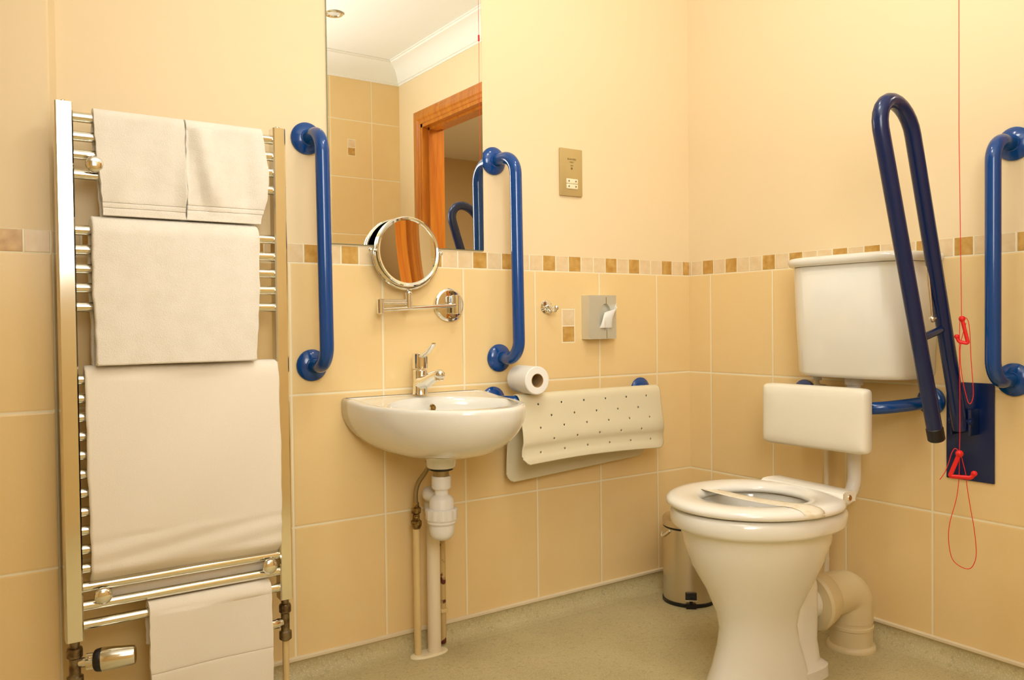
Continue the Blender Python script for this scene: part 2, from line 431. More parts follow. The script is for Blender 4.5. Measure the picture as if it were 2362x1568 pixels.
sweep_prof('trim_4', cov, (XL, 0, ZC), (0, 0, ZC), (0, -1, 0), M['cornice'], (1, 1))
# vinyl coved skirting
R_ = 0.040
sk = [(0, FL - 0.004), (0, ZT - 0.006), (0.004, ZT - 0.006), (0.004, FL + R_ + 0.003)] + [(0.004 + R_ * (1 - math.cos(t)), FL + 0.001 + R_ * (1 - math.sin(t))) for t in [PI / 2 * k / 10 for k in range(1, 10)]] + [(0.004 + R_, FL + 0.0012), (0.004 + R_ + 0.01, FL - 0.004)]
sweep_prof('baseboard_back', sk, (0, 0, 0), (XL, 0, 0), (0, -1, 0), M['floor'], (0, 0))
sweep_prof('baseboard_right', sk, (0, DY1 + 0.07, 0), (0, 0, 0), (-1, 0, 0), M['floor'], (0, 0))
tt = [(0, -0.006), (0.006, -0.006), (0.009, -0.003), (0.009, 0.003), (0.006, 0.005), (0, 0.005)]
sweep_prof('trim_5', [(o, h + ZT - 0.002) for o, h in tt], (0, 0, 0), (XL, 0, 0), (0, -1, 0), M['tile_trim'])
sweep_prof('trim_6', [(o, h + ZT - 0.002) for o, h in tt], (0, DY1 + 0.07, 0), (0, 0, 0), (-1, 0, 0), M['tile_trim'])

# frosted window in the wall behind the camera, lit by daylight
wo = bpy.data.objects.new('window_1', None); COL.objects.link(wo); wo['kind'] = 'structure'; wo.location = (-1.75, YF, WZ0); ORG[wo.name] = Vector((-1.75, YF, WZ0))
bm = NB()
for a, b in (((WX0, WZ0), (WX0 + 0.05, WZ1)), ((WX1 - 0.05, WZ0), (WX1, WZ1)), ((WX0, WZ0), (WX1, WZ0 + 0.05)), ((WX0, WZ1 - 0.05), (WX1, WZ1))):
    box(bm, (a[0], YF - 0.08, a[1]), (b[0], YF - 0.02, b[1]), 0.004)
fin('window_frame', bm, M['upvc'], wo)
bm = NB(); box(bm, (WX0 + 0.04, YF - 0.055, WZ0 + 0.04), (WX1 - 0.04, YF - 0.05, WZ1 - 0.04)); fin('pane', bm, M['frost'], wo)

# door opening in the right wall
do = bpy.data.objects.new('door_1', None); COL.objects.link(do); do['kind'] = 'structure'; do.location = (0, DY0, 0); ORG[do.name] = Vector((0, DY0, 0))
AW = 0.07
def arch(x0, x1, sgn):
    bm = NB()
    pr = [(-0.004, 0), (-0.004, 0.008), (0.000, 0.011), (0.014, 0.011), (0.018, 0.014), (0.022, 0.017), (0.044, 0.017), (0.050, 0.013), (0.066, 0.012), (AW, 0.009), (AW, 0)]
    rs = []
    for cy_, sg, zz in ((DY0, -1, None), (DY0, -1, DZ), (DY1, 1, DZ), (DY1, 1, None)):
        rs.append([Vector((x0 + sgn * th, cy_ + sg * o, 0.0 if zz is None else zz + o)) for o, th in pr])
    rings(bm, rs)
    return bm
fin('architrave', arch(0.0, 0, -1), M['wood'], do)
fin('architrave', arch(0.12, 0, 1), M['wood'], do)
bm = NB()
box(bm, (-0.006, DY0 - 0.0, 0), (0.126, DY0 + 0.022, DZ)); box(bm, (-0.006, DY1 - 0.022, 0), (0.126, DY1, DZ)); box(bm, (-0.006, DY0, DZ - 0.022), (0.126, DY1, DZ))
box(bm, (0.03, DY0 + 0.02, 0), (0.075, DY0 + 0.034, DZ - 0.02)); box(bm, (0.03, DY1 - 0.034, 0), (0.075, DY1 - 0.02, DZ - 0.02)); box(bm, (0.03, DY0 + 0.02, DZ - 0.034), (0.075, DY1 - 0.02, DZ - 0.02))
fin('door_lining', bm, M['wood'], do)
# the hall beyond the door
HX = 2.1
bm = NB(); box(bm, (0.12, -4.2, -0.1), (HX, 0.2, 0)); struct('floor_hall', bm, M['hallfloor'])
bm = NB(); box(bm, (0.12, -4.2, ZC), (HX, 0.2, ZC + 0.1)); struct('ceiling_hall', bm, M['ceiling'])
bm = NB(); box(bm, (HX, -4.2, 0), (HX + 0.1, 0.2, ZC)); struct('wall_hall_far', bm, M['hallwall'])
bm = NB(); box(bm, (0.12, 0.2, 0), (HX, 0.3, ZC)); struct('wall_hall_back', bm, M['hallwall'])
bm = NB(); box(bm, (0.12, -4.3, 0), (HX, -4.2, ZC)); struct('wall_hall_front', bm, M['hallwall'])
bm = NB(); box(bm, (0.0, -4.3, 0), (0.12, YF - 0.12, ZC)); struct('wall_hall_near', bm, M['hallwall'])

# ------------------------------------------------------------------ ceiling downlights
def downlight(x, y, label):
    t = thing('downlight', label, 'ceiling light', (x, y, ZC), 'recessed ceiling downlights')
    bm = NB(); lathe(bm, [(0.030, -0.001), (0.043, -0.001), (0.045, -0.004), (0.040, -0.008), (0.031, -0.006), (0.028, -0.0015)], (x, y, ZC), (0, 0, 1), 32, False, False); 
    fin('bezel', bm, M['chrome'], t)
    bm = NB(); lathe(bm, [(0.0, -0.0045), (0.015, -0.004), (0.029, -0.002)], (x, y, ZC), (0, 0, 1), 32); fin('lens', bm, M['lampglass'], t)
downlight(-0.615, -1.62, 'recessed chrome downlight in the ceiling, seen at the top left of the wall mirror')
downlight(-0.75, -0.75, 'recessed chrome downlight in the ceiling above the corner between washbasin and toilet')
downlight(-1.75, -0.95, 'recessed chrome downlight in the ceiling in front of the towel rail')

t = thing('ceiling_fill', 'added round opal fill light, out of view above the middle of the bathroom', 'ceiling light', (-1.15, -1.05, ZC))  # made-up housing and diffuser to carry the added fill light
bm = NB(); lathe(bm, [(0.20, 0), (0.20, -0.03), (0.19, -0.035)], (-1.15, -1.05, ZC), (0, 0, 1), 48); fin('fill_base', bm, M['chrome'], t)
bm = NB(); lathe(bm, [(0.185, -0.034), (0.182, -0.05), (0.17, -0.058)], (-1.15, -1.05, ZC), (0, 0, 1), 48); fin('diffuser', bm, M['opal'], t)
# ------------------------------------------------------------------ grab rails
def flange(bm, c, n, r=0.040):
    lathe(bm, [(r * 0.97, 0), (r, 0.002), (r * 0.99, 0.006), (r * 0.88, 0.011), (r * 0.68, 0.0155), (r * 0.5, 0.018), (r * 0.46, 0.022)], c, n, 40)
def grab_rail(name, label, pts, n, rad, fr=0.040, r=0.0172, mt='blue', bend=0.055):
    """pts: wall point, corner(s), wall point"""
    t = thing(name, label, 'grab rail', pts[0], None)
    bm = NB(); tube(bm, fillet(pts, bend, 10), r, 24); fin('rail_tube', bm, M[mt], t, angle=50)
    for p in (pts[0], pts[-1]):
        bm = NB(); flange(bm, p, n, fr); fin('wall_flange', bm, M[mt], t, angle=30)
    return t
yn = (0, -1, 0); xn = (-1, 0, 0)
SO = 0.105
# each rail: centre of the upper and lower flange
grab_rail('grab_rail', 'blue vertical grab rail on the back wall beside the heated towel rail',
          [(-1.358, 0, 1.380), (-1.358, -SO, 1.380), (-1.353, -SO, 0.814), (-1.353, 0, 0.814)], yn, None)
grab_rail('grab_rail', 'blue vertical grab rail on the back wall right of the tall mirror',
          [(-0.801, 0, 1.381), (-0.795, -SO, 1.381), (-0.789, -SO, 0.814), (-0.789, 0, 0.814)], yn, None)
grab_rail('grab_rail', 'dark blue vertical grab rail on the right wall beside the red pull cord',
          [(0, -1.047, 1.327), (-SO, -1.047, 1.327), (-SO, -1.047, 0.765), (0, -1.047, 0.765)], xn, None)
RZ = 0.692; RY = -0.085
grab_rail('grab_rail', 'blue horizontal grab rail under the draped cream bath mat',
          [(-0.812, 0, RZ), (-0.812, RY, RZ), (-0.235, RY, RZ), (-0.235, 0, RZ)], yn, None, bend=0.05)

# toilet back-rest rail
t = thing('backrest_rail', 'blue curved rail on the right wall holding the white back cushion', 'grab rail', (0, -0.66, 0.70))
bm = NB(); tube(bm, fillet([(0, -0.846, 0.700), (-0.05, -0.830, 0.693), (-0.135, -0.76, 0.680), (-0.135, -0.55, 0.680), (-0.05, -0.485, 0.693), (0, -0.464, 0.700)], [0, 0.03, 0.05, 0.05, 0.03, 0], 10), 0.0165, 24)
fin('rail_tube', bm, M['blue'], t, angle=50)
for y in (-0.846, -0.464):
    bm = NB(); flange(bm, (0, y, 0.700), xn, 0.037); fin('wall_flange', bm, M['blue'], t, angle=30)
# cushion (padded board)
bm = NB()
cy, cz, cx = -0.617, 0.651, -0.172
HWd, HHt, TH = 0.162, 0.085, 0.030
rs = []
n = 64
def rrect(hw, hh, rad, n=64):
    out = []
    for k in range(n):
        a = 2 * PI * (k + 0.5) / n
        c, s = math.cos(a), math.sin(a)
        e = 2 / 18.0
        out.append((hw * math.copysign(abs(c) ** e, c), hh * math.copysign(abs(s) ** e, s)))
    return out
for (dx, sh) in ((0.014, 0.012), (0.016, 0.004), (0.010, 0.0), (-0.006, 0.0), (-0.016, 0.003), (-0.021, 0.010), (-0.024, 0.028), (-0.026, 0.06)):
    rs.append([Vector((cx + dx, cy + a, cz + b)) for a, b in rrect(HWd - sh, HHt - sh, 0)])
rings(bm, rs)
tagp(fin('back_cushion', bm, M['cushion'], base=(cx, cy, cz), angle=60), 'white padded back cushion fixed on the rail above the toilet seat', 'cushion')

# ------------------------------------------------------------------ hinged drop-down rail
t = thing('hinged_support_rail', 'dark blue hinged drop-down support rail folded up beside the cistern', 'support rail', (0, -0.945, 0.63))
HY = -0.945
bm = NB(); box(bm, (-0.006, -1.003, 0.507), (0, -0.886, 0.753), 0.002); fin('wall_plate', bm, M['bluedark'], t)
bm = NB()
p_in0 = Vector((-0.050, HY, 0.640)); p_in1 = Vector((-0.262, HY, 1.335))
p_out0 = Vector((-0.163, HY, 0.628)); p_out1 = Vector((-0.392, HY, 1.335))
mid = []
c = (p_in1 + p_out1) / 2; rr = (p_in1 - p_out1).length / 2
for k in range(1, 12):
    a = PI * k / 12
    mid.append(c + Vector((rr * math.cos(a), 0, 0)) + Vector((-0.27, 0, 0.96)) * (rr * 1.08 * math.sin(a)))
path = [p_in0, p_in0.lerp(p_in1, 0.5), p_in0.lerp(p_in1, 0.93)] + [p_in1] + mid + [p_out1] + [p_out1.lerp(p_out0, 0.07), p_out1.lerp(p_out0, 0.5), p_out0]
tube(bm, path, 0.0178, 24); fin('folding_arm', bm, M['bluedark'], t, angle=50)
bm = NB(); d = (p_out0 - p_out1).normalized(); cyl(bm, p_out0 - d * 0.028, p_out0 + d * 0.006, 0.0195, 24, bev=0.003); fin('end_cap', bm, M['black'], t)
bm = NB(); a = p_in0.lerp(p_in1, 0.36); b = p_out0.lerp(p_out1, 0.335); tube(bm, [a, b], 0.009, 16); fin('cross_brace', bm, M['bluedark'], t)
bm = NB(); box(bm, (-0.056, HY - 0.023, 0.625), (-0.006, HY - 0.019, 0.69), 0.002); box(bm, (-0.056, HY + 0.019, 0.625), (-0.006, HY + 0.023, 0.69), 0.002)
cyl(bm, (-0.048, HY - 0.028, 0.66), (-0.048, HY + 0.028, 0.66), 0.008); fin('hinge_bracket', bm, M['bluedark'], t)
bm = NB()
wp = [PY(2158, 603, HY), PY(2139, 607, HY + 0.01), PY(2150, 734, HY + 0.01), PY(2160, 736, HY)]
tube(bm, fillet(wp, 0.012, 6), 0.0042, 12); sphere(bm, PY(2150, 736, HY + 0.005), 0.008); fin('roll_holder', bm, M['steel'], t, label='steel wire roll holder')

# ------------------------------------------------------------------ tall wall mirror
bm = NB(); box(bm, (-1.303, -0.0065, 1.1215), (-0.838, -0.0005, 2.2), 0.0012, 1)
o = fin('wall_mirror', bm, [M['mirror'], M['mirroredge']], base=(-1.07, 0, 1.1215), smooth=False)
for p in o.data.polygons:
    p.material_index = 0 if p.normal.y < -0.9 else 1
tagp(o, 'tall frameless rectangular wall mirror above the washbasin', 'mirror')

# ------------------------------------------------------------------ shaver socket
p0 = PY(1289, 342, 0); 
t = thing('shaver_socket', 'gold shaver socket plate on the cream wall right of the mirror', 'socket', (-0.518, 0, 1.302))
X0, X1, Z0, Z1 = -0.562, -0.475, 1.302, 1.447
bm = NB(); box(bm, (X0, -0.009, Z0), (X1, 0, Z1), 0.003); fin('plate', bm, M['socket'], t)
sx = -0.518
bm = NB()
box(bm, (sx - 0.022, -0.012, 1.3235), (sx + 0.022, -0.0085, 1.3385), 0.001); box(bm, (sx - 0.022, -0.012, 1.3395), (sx + 0.022, -0.0085, 1.3545), 0.001)
fin('outlet_insert', bm, M['cream'], t, label='cream outlet insert with four pin holes')
for dx in (-0.0135, 0.0135):
    for zz in (1.331, 1.347):
        bm = NB(); cyl(bm, (sx + dx, -0.0126, zz), (sx + dx, -0.0115, zz), 0.0026, 12); fin('pin_hole', bm, M['ink'], t)
def text(s, size, loc, name, parent, mt):
    cu = bpy.data.curves.new(name, 'FONT'); cu.body = s; cu.size = size; cu.align_x = 'CENTER'; cu.align_y = 'CENTER'; cu.extrude = 0.0003
    ob = bpy.data.objects.new('tmp', cu); COL.objects.link(ob)
    dg = bpy.context.evaluated_depsgraph_get(); me = bpy.data.meshes.new_from_object(ob.evaluated_get(dg))
    bpy.data.objects.remove(ob)
    bm = NB(); bm.from_mesh(me)
    mw = Matrix.Translation(loc) @ Matrix.Rotation(PI / 2, 4, 'X')
    bm.transform(mw)
    return fin(name, bm, mt, parent, smooth=False)
text('SHAVERS', 0.0085, (sx, -0.0092, 1.414), 'lettering', t, M['ink'])
text('ONLY', 0.0065, (sx, -0.0092, 1.405), 'lettering', t, M['ink'])
text('230V', 0.0055, (sx, -0.0092, 1.3945), 'lettering', t, M['ink'])
bm = NB(); lathe(bm, [(0.0038, 0), (0.0038, 0.0006)], (sx, -0.0088, 1.386), yn, 16); fin('indicator', bm, M['ink'], t)

# ------------------------------------------------------------------ robe hook
hx, hz = -0.615, 0.963
t = thing('robe_hook', 'small round chrome robe hook on the tiles above the toilet roll', 'hook', (hx, 0, hz))
bm = NB(); lathe(bm, [(0.020, 0), (0.021, 0.003), (0.018, 0.007), (0.010, 0.009)], (hx, 0, hz), yn, 32); fin('wall_rose', bm, M['chrome'], t)
bm = NB(); tube(bm, catmull([(hx, -0.008, hz), (hx, -0.022, hz), (hx + 0.001, -0.034, hz - 0.010), (hx + 0.001, -0.042, hz - 0.014), (hx + 0.001, -0.048, hz - 0.006)], 6), 0.0055, 14)
sphere(bm, (hx + 0.001, -0.049, hz - 0.004), 0.0085); sphere(bm, (hx, -0.018, hz - 0.014), 0.008); fin('peg', bm, M['chrome'], t)

# ------------------------------------------------------------------ tissue dispenser
t = thing('tissue_dispenser', 'slim metal tissue dispenser on the back wall tiles near the corner', 'tissue dispenser', (-0.41, 0, 0.856))
DX0, DX1, DZ0, DZ1, DD = -0.478, -0.368, 0.862, 0.998, 0.038
ccx, ccz = -0.412, 0.930
bm = NB()
# front panel with an oval mouth, sides, made by lofting rectangle -> oval
def rect_ring(y, n=48):
    out = []
    for k in range(n):
        a = 2 * PI * k / n; c, s = math.cos(a), math.sin(a)
        q = max(abs(c), abs(s)); out.append(Vector(((DX0 + DX1) / 2 + (DX1 - DX0) / 2 * c / q, y, (DZ0 + DZ1) / 2 + (DZ1 - DZ0) / 2 * s / q)))
    return out
def oval(y, a_, b_, n=48): return [Vector((ccx + a_ * math.cos(2 * PI * k / n), y, ccz + b_ * math.sin(2 * PI * k / n))) for k in range(n)]
rings(bm, [rect_ring(0), rect_ring(-DD + 0.002), [v * 1 for v in rect_ring(-DD)], oval(-DD, 0.024, 0.042), oval(-DD + 0.010, 0.021, 0.039)], True, True)
fin('casing', bm, M['dispenser'], t, angle=25)
bm = NB(); box(bm, (ccx + 0.004, -DD - 0.0012, DZ0 + 0.002), (ccx + 0.0055, -DD + 0.001, ccz - 0.040)); fin('seam', bm, M['ink'], t)
bm = NB(); box(bm, (ccx + 0.002, -DD - 0.0012, ccz + 0.04), (ccx + 0.0035, -DD + 0.001, DZ1 - 0.006)); fin('seam', bm, M['ink'], t)
bm = NB()
N1, N2 = 22, 22
V = []
for i in range(N1 + 1):
    r = []
    for j in range(N2 + 1):
        a = i / N1; b = j / N2
        x = ccx - 0.024 + 0.052 * a + 0.018 * b * b
        z = ccz - 0.034 + 0.066 * b * (0.72 + 0.45 * a)
        y = -DD + 0.008 - 0.034 * math.sin(PI * min(1, 0.15 + a * 0.8)) * (0.35 + 0.65 * b) - 0.006 * math.sin(9 * a + 4 * b)
        r.append(bm.verts.new((x, y, z)))
    V.append(r)
for i in range(N1):
    for j in range(N2): bm.faces.new((V[i][j], V[i + 1][j], V[i + 1][j + 1], V[i][j + 1]))
tq = fin('tissue', bm, M['paper'], base=(ccx, -DD, ccz), angle=80)
sm = tq.modifiers.new('s', 'SOLIDIFY'); sm.thickness = 0.0012
tagp(tq, 'white paper tissue pulled out of the metal dispenser', 'tissue')

# ------------------------------------------------------------------ extending shaving mirror
t = thing('shaving_mirror', 'round chrome extending shaving mirror on a jointed wall arm', 'mirror', (-0.955, 0, 0.967))
bx, bz = -0.955, 0.967
bm = NB(); lathe(bm, [(0.045, 0), (0.047, 0.003), (0.046, 0.008), (0.041, 0.012), (0.039, 0.0125)], (bx, 0, bz), yn, 40); fin('wall_rose', bm, M['chrome'], t)
bm = NB(); cyl(bm, (bx + 0.008, -0.030, bz - 0.026), (bx + 0.008, -0.030, bz + 0.026), 0.013, 20, bev=0.001); cyl(bm, (bx + 0.008, -0.010, bz), (bx + 0.008, -0.030, bz), 0.010, 16); fin('wall_pivot', bm, M['chrome'], t)
for dz in (-0.036, 0.036):
    bm = NB(); sphere(bm, (bx, -0.0125, bz + dz), 0.005); fin('screw', bm, M['brass'], t)
ex = -1.178; ey = -0.036; ez = 0.9585
bm = NB(); tube(bm, [(bx + 0.006, -0.036, bz - 0.002), (ex, ey, ez - 0.006)], 0.0055, 14); fin('arm', bm, M['chrome'], t)
bm = NB(); cyl(bm, (ex, ey, ez - 0.016), (ex, ey, ez + 0.022), 0.009, 16, bev=0.001); fin('elbow', bm, M['chrome'], t)
MX, MY, MZ = -1.0995, -0.043, 1.106
bm = NB(); tube(bm, [(ex, ey, ez + 0.012), (MX + 0.004, MY + 0.008, ez + 0.012)], 0.0045, 12); tube(bm, [(ex, ey, ez + 0.018), (MX + 0.004, MY + 0.008, ez + 0.018)], 0.0035, 12); fin('arm', bm, M['chrome'], t)
bm = NB(); cyl(bm, (MX + 0.004, MY + 0.008, ez - 0.002), (MX + 0.004, MY + 0.008, 0.998), 0.0085, 16, bev=0.001); sphere(bm, (MX + 0.004, MY + 0.008, 0.996), 0.0095); fin('stem', bm, M['chrome'], t)
MN = Vector((0.035, -1, 0.015)).normalized(); MR = 0.0885
_, mu, mv = frame(MN)
MC = Vector((MX, MY, MZ))
ux = Vector((1, 0.035, 0)).normalized(); uz = MN.cross(ux).normalized()
if uz.z < 0: uz = -uz
bm = NB(); tube(bm, [MC + Vector((0, 0.008, 0)) + ux * (0.0985 * math.cos(a)) + Vector((0, 0, 1)) * (0.0985 * math.sin(a)) for a in [PI + PI * k / 40 for k in range(41)]], 0.0033, 10)
fin('yoke', bm, M['chrome'], t)
for s in (-1, 1):
    bm = NB(); c0 = MC + Vector((0, 0.008, 0)); tube(bm, [c0 + ux * (0.092 * s), c0 + ux * (0.105 * s)], 0.0035, 10); sphere(bm, c0 + ux * (0.105 * s), 0.0065); fin('pivot_knob', bm, M['chrome'], t)
def ringlathe(prof, c, ax): 
    bm = NB(); lathe(bm, prof, c, ax, 64, False, False); return bm
bm = ringlathe([(MR - 0.006, 0.0), (MR - 0.004, 0.004), (MR + 0.001, 0.006), (MR + 0.004, 0.003), (MR + 0.004, -0.003), (MR - 0.002, -0.006), (MR - 0.002, -0.009), (MR + 0.004, -0.011), (MR + 0.004, -0.015), (MR + 0.001, -0.017), (MR - 0.006, -0.0155)], MC, MN)
fr = fin('frame', bm, M['chrome'], t)
bm = NB(); lathe(bm, [(MR - 0.0019, -0.0088), (MR - 0.0019, -0.0062)], MC, MN, 64, False, False); fin('groove', bm, M['black'], fr)
bm = NB()
RC = 1.1
prof = [(0.0001 + (MR - 0.005) * k / 24, ((MR - 0.005) * k / 24) ** 2 / (2 * RC) - (MR - 0.005) ** 2 / (2 * RC) + 0.0005) for k in range(25)]
lathe(bm, prof, MC, MN, 72, False, False); fin('magnifying_glass', bm, M['mirror'], t, angle=180)
bm = NB(); lathe(bm, [(0.0, -0.016), (MR - 0.005, -0.016)], MC, MN, 48, False, False); fin('back_glass', bm, M['mirror'], t)

# ------------------------------------------------------------------ wash basin
BX, BZ = -1.066, 0.715
BA, BB = 0.210, 0.412
t = thing('washbasin', 'white wall-hung ceramic washbasin with a rounded front below the mirror', 'washbasin', (BX, 0, 0.58))
n = 72
def dring(s, z, circ=0.0, cyc=-0.145, sy=None, rc=0.036):
    out = []
    sy = s if sy is None else sy
    for k in range(n):
        a = 2 * PI * k / n; c, sn = math.cos(a), math.sin(a)
        e = 2 / 2.25
        xx = math.copysign(abs(c) ** e, c)
        if sn < 0: p = Vector((BX + BA * s * xx, -BB * sy * abs(sn) ** e, z))
        else: p = Vector((BX + BA * s * xx, -0.001, z))
        q = Vector((BX + rc * c, cyc + rc * sn, z))
        out.append(p.lerp(q, circ))
    return out
def iring(cy_, a_, b_, z, dzb=0):
    return [Vector((BX + a_ * math.cos(2 * PI * k / n), cy_ + b_ * math.sin(2 * PI * k / n), z)) for k in range(n)]
bm = NB()
H = 0.118
rs = [dring(1, 0.545, 1.0, rc=0.034), dring(1, 0.549, 1.0, rc=0.0375), dring(1, 0.570, 1.0, rc=0.0395), dring(1, 0.577, 1.0, rc=0.048)]
for k in range(1, 13):
    t_ = k / 12
    a = t_ * PI / 2
    z = 0.577 + (BZ - 0.012 - 0.577) * (1 - math.cos(a)) ** 0.92
    s = math.sin(a) ** 0.85
    ring = []
    full = dring(1, z); base_ = dring(1, z, 1.0, rc=0.046)
    rs.append([b_.lerp(f_, s) for b_, f_ in zip(base_, full)])
def drim(d, z):
    out = []
    for k in range(n):
        a = 2 * PI * k / n; c, sn = math.cos(a), math.sin(a); e = 2 / 2.25
        xx = math.copysign(abs(c) ** e, c)
        y = -(BB - d) * abs(sn) ** e if sn < 0 else -0.001
        out.append(Vector((BX + (BA - d) * xx, min(y, -0.001), z)))
    return out
def zback(r):   # the tap ledge at the back stands a little higher
    for v in r:
        q = max(0, min(1, (v.y + 0.15) / 0.13)); v.z += 0.010 * q * q * (3 - 2 * q)
    return r
rs[-1] = zback(rs[-1])
rs.append(zback(drim(0.0005, BZ - 0.006))); rs.append(zback(drim(0.003, BZ - 0.001)))
rs.append(zback(drim(0.009, BZ + 0.001))); rs.append(zback(drim(0.020, BZ)))
r_ = iring(-0.222, 0.172, 0.143, BZ - 0.001); rs += [zback([a_.lerp(b_, q_) for a_, b_ in zip(drim(0.020, BZ), iring(-0.222, 0.172, 0.143, BZ))]) for q_ in (0.3, 0.6, 0.88)]; rs.append(zback(r_))
for k in range(1, 9):
    a = k / 8 * PI / 2
    rs.append(iring(-0.222 + 0.03 * math.sin(a), 0.168 * (0.16 + 0.84 * math.cos(a) ** 0.75) if k < 8 else 0.024, 0.139 * (0.16 + 0.84 * math.cos(a) ** 0.75) if k < 8 else 0.024, BZ - 0.004 - 0.098 * math.sin(a) ** 1.1))
rings(bm, rs, True, True); fin('bowl', bm, M['ceramic'], t, angle=180)
bm = NB(); lathe(bm, [(0.0, 0.0015), (0.018, 0.0012), (0.021, 0)], (BX, -0.185, BZ - 0.1005), (0, 0, 1), 24); fin('plug_hole', bm, M['chrome'], t)
oc = Vector((BX + 0.004, -0.0960, BZ - 0.020)); bm = NB(); lathe(bm, [(0.0085, 0), (0.0095, 0.002), (0.007, 0.003), (0.006, 0.001), (0, 0.0008)], oc, (0, -1, 0.35), 24); fin('overflow_hole', bm, M['brass'], t, label='brass overflow hole')
# tap
TX, TY, TZ = -1.073, -0.052, BZ + 0.014
t = thing('basin_mixer_tap', 'chrome single-lever mixer tap standing on the washbasin', 'tap', (TX, TY, TZ))
bm = NB(); 
rs = []
for zz, r0 in ((0, 0.0215), (0.004, 0.0205), (0.03, 0.019), (0.05, 0.0185), (0.062, 0.0195), (0.064, 0.018)):
    rs.append([Vector((TX + r0 * math.cos(2 * PI * k / 28), TY + r0 * math.sin(2 * PI * k / 28), TZ + zz)) for k in range(28)])
rings(bm, rs)
# spout: flattened tube towards the bowl
tube(bm, catmull([(TX, TY - 0.004, TZ + 0.030), (TX, TY - 0.035, TZ + 0.036), (TX, TY - 0.075, TZ + 0.050), (TX, TY - 0.100, TZ + 0.056)], 5), [0.020, 0.0195, 0.019, 0.018, 0.0175, 0.017, 0.0165, 0.016, 0.0155, 0.015, 0.0145, 0.014, 0.0135, 0.013, 0.0125, 0.012], 20)
fin('spout', bm, M['chrome'], t)
bm = NB(); cyl(bm, (TX, TY - 0.100, TZ + 0.066), (TX, TY - 0.102, TZ + 0.040), 0.0125, 20, bev=0.002); sphere(bm, (TX, TY - 0.105, TZ + 0.056), 0.0135); fin('nozzle', bm, M['chrome'], t)
bm = NB(); cyl(bm, (TX, TY, TZ + 0.067), (TX, TY, TZ + 0.108), 0.0205, 28, bev=0.0015); fin('cartridge_cap', bm, M['chrome'], t)
bm = NB()
rs = []
for k, (dy, dz, wd, th) in enumerate(((0.010, 0.100, 0.014, 0.007), (-0.018, 0.102, 0.013, 0.006), (-0.045, 0.112, 0.010, 0.0045), (-0.068, 0.128, 0.008, 0.003), (-0.075, 0.135, 0.006, 0.002))):
    rs.append([Vector((TX + wd * math.cos(2 * PI * q / 16), TY + dy, TZ + dz + th * math.sin(2 * PI * q / 16))) for q in range(16)])
rings(bm, rs); fin('lever', bm, M['chrome'], t)

# ------------------------------------------------------------------ pipes under the basin
TRY = -0.145; TRX = BX
t = thing('bottle_trap', 'white plastic bottle trap hanging under the washbasin', 'waste trap', (TRX, TRY, 0.42))
z_ = lambda py: PY(1018, py, TRY).z
def zc(py): return PY(1018, py, TRY).z
bm = NB(); lathe(bm, [(0.030, 0.549), (0.030, 0.543), (0.020, 0.542), (0.020, 0.520)], (TRX, TRY, 0), (0, 0, 1), 28); fin('basin_waste', bm, M['hose'], t)
bm = NB(); lathe(bm, [(0.026, 0.548), (0.031, 0.546), (0.031, 0.540), (0.026, 0.538)], (TRX, TRY, 0), (0, 0, 1), 28); fin('rubber_washer', bm, M['black'], t)
bm = NB(); lathe(bm, [(0.0235, 0.524), (0.025, 0.521), (0.025, 0.494), (0.022, 0.490)], (TRX, TRY, 0), (0, 0, 1), 20); fin('compression_nut', bm, M['plastic'], t)
bm = NB(); lathe(bm, [(0.0175, 0.496), (0.0175, 0.476), (0.027, 0.470), (0.0315, 0.462), (0.032, 0.420)], (TRX, TRY, 0), (0, 0, 1), 36); fin('trap_body', bm, M['plastic'], t)
bm = NB(); rs = []
for r0, zz in ((0.037, 0.441), (0.0400, 0.438), (0.0400, 0.414), (0.037, 0.409), (0.0375, 0.405), (0.035, 0.401)):
    rs.append([Vector((TRX + (r0 + (0.0014 if k % 4 < 2 and r0 > 0.0395 else 0)) * math.cos(2 * PI * k / 48), TRY + (r0 + (0.0014 if k % 4 < 2 and r0 > 0.0395 else 0)) * math.sin(2 * PI * k / 48), zz)) for k in range(48)])
rings(bm, rs); fin('locking_ring', bm, M['plastic'], t)
bm = NB(); lathe(bm, [(0.0325, 0.410), (0.0325, 0.385), (0.030, 0.372), (0.023, 0.363), (0.010, 0.358), (0.0, 0.357)], (TRX, TRY, 0), (0, 0, 1), 36); fin('trap_cup', bm, M['plastic'], t)
PPY = -0.058
wpt = PY(1001, 1400, PPY); WXp = wpt.x
bm = NB(); tube(bm, fillet([(TRX, TRY + 0.02, 0.462), (TRX - 0.004, PPY - 0.02, 0.466), (WXp, PPY, 0.466), (WXp, PPY, 0.436)], 0.016, 6), 0.0185, 20); cyl(bm, (WXp, PPY, 0.440), (WXp, PPY, 0.410), 0.0225, 24, bev=0.002); fin('trap_outlet', bm, M['plastic'], t)
bm = NB(); cyl(bm, (WXp, PPY, FL), (WXp, PPY, 0.409), 0.0180, 28)
o = fin('waste_pipe', bm, M['pipewhite'], base=(WXp, PPY, FL)); tagp(o, 'thick cream vertical waste pipe below the bottle trap', 'pipe')
PSY = -0.050
sp = PY(962, 1350, PSY).x
t = thing('cold_supply_pipe', 'thin tan supply pipe with brass valve left of the waste pipe', 'pipe', (sp, PSY, FL))
zv = PY(960, 1215, PSY).z; zv2 = PY(960, 1165, PSY).z
bm = NB(); cyl(bm, (sp, PSY, FL), (sp, PSY, zv + 0.002), 0.0095, 18); fin('pipe', bm, M['pipetan'], t)
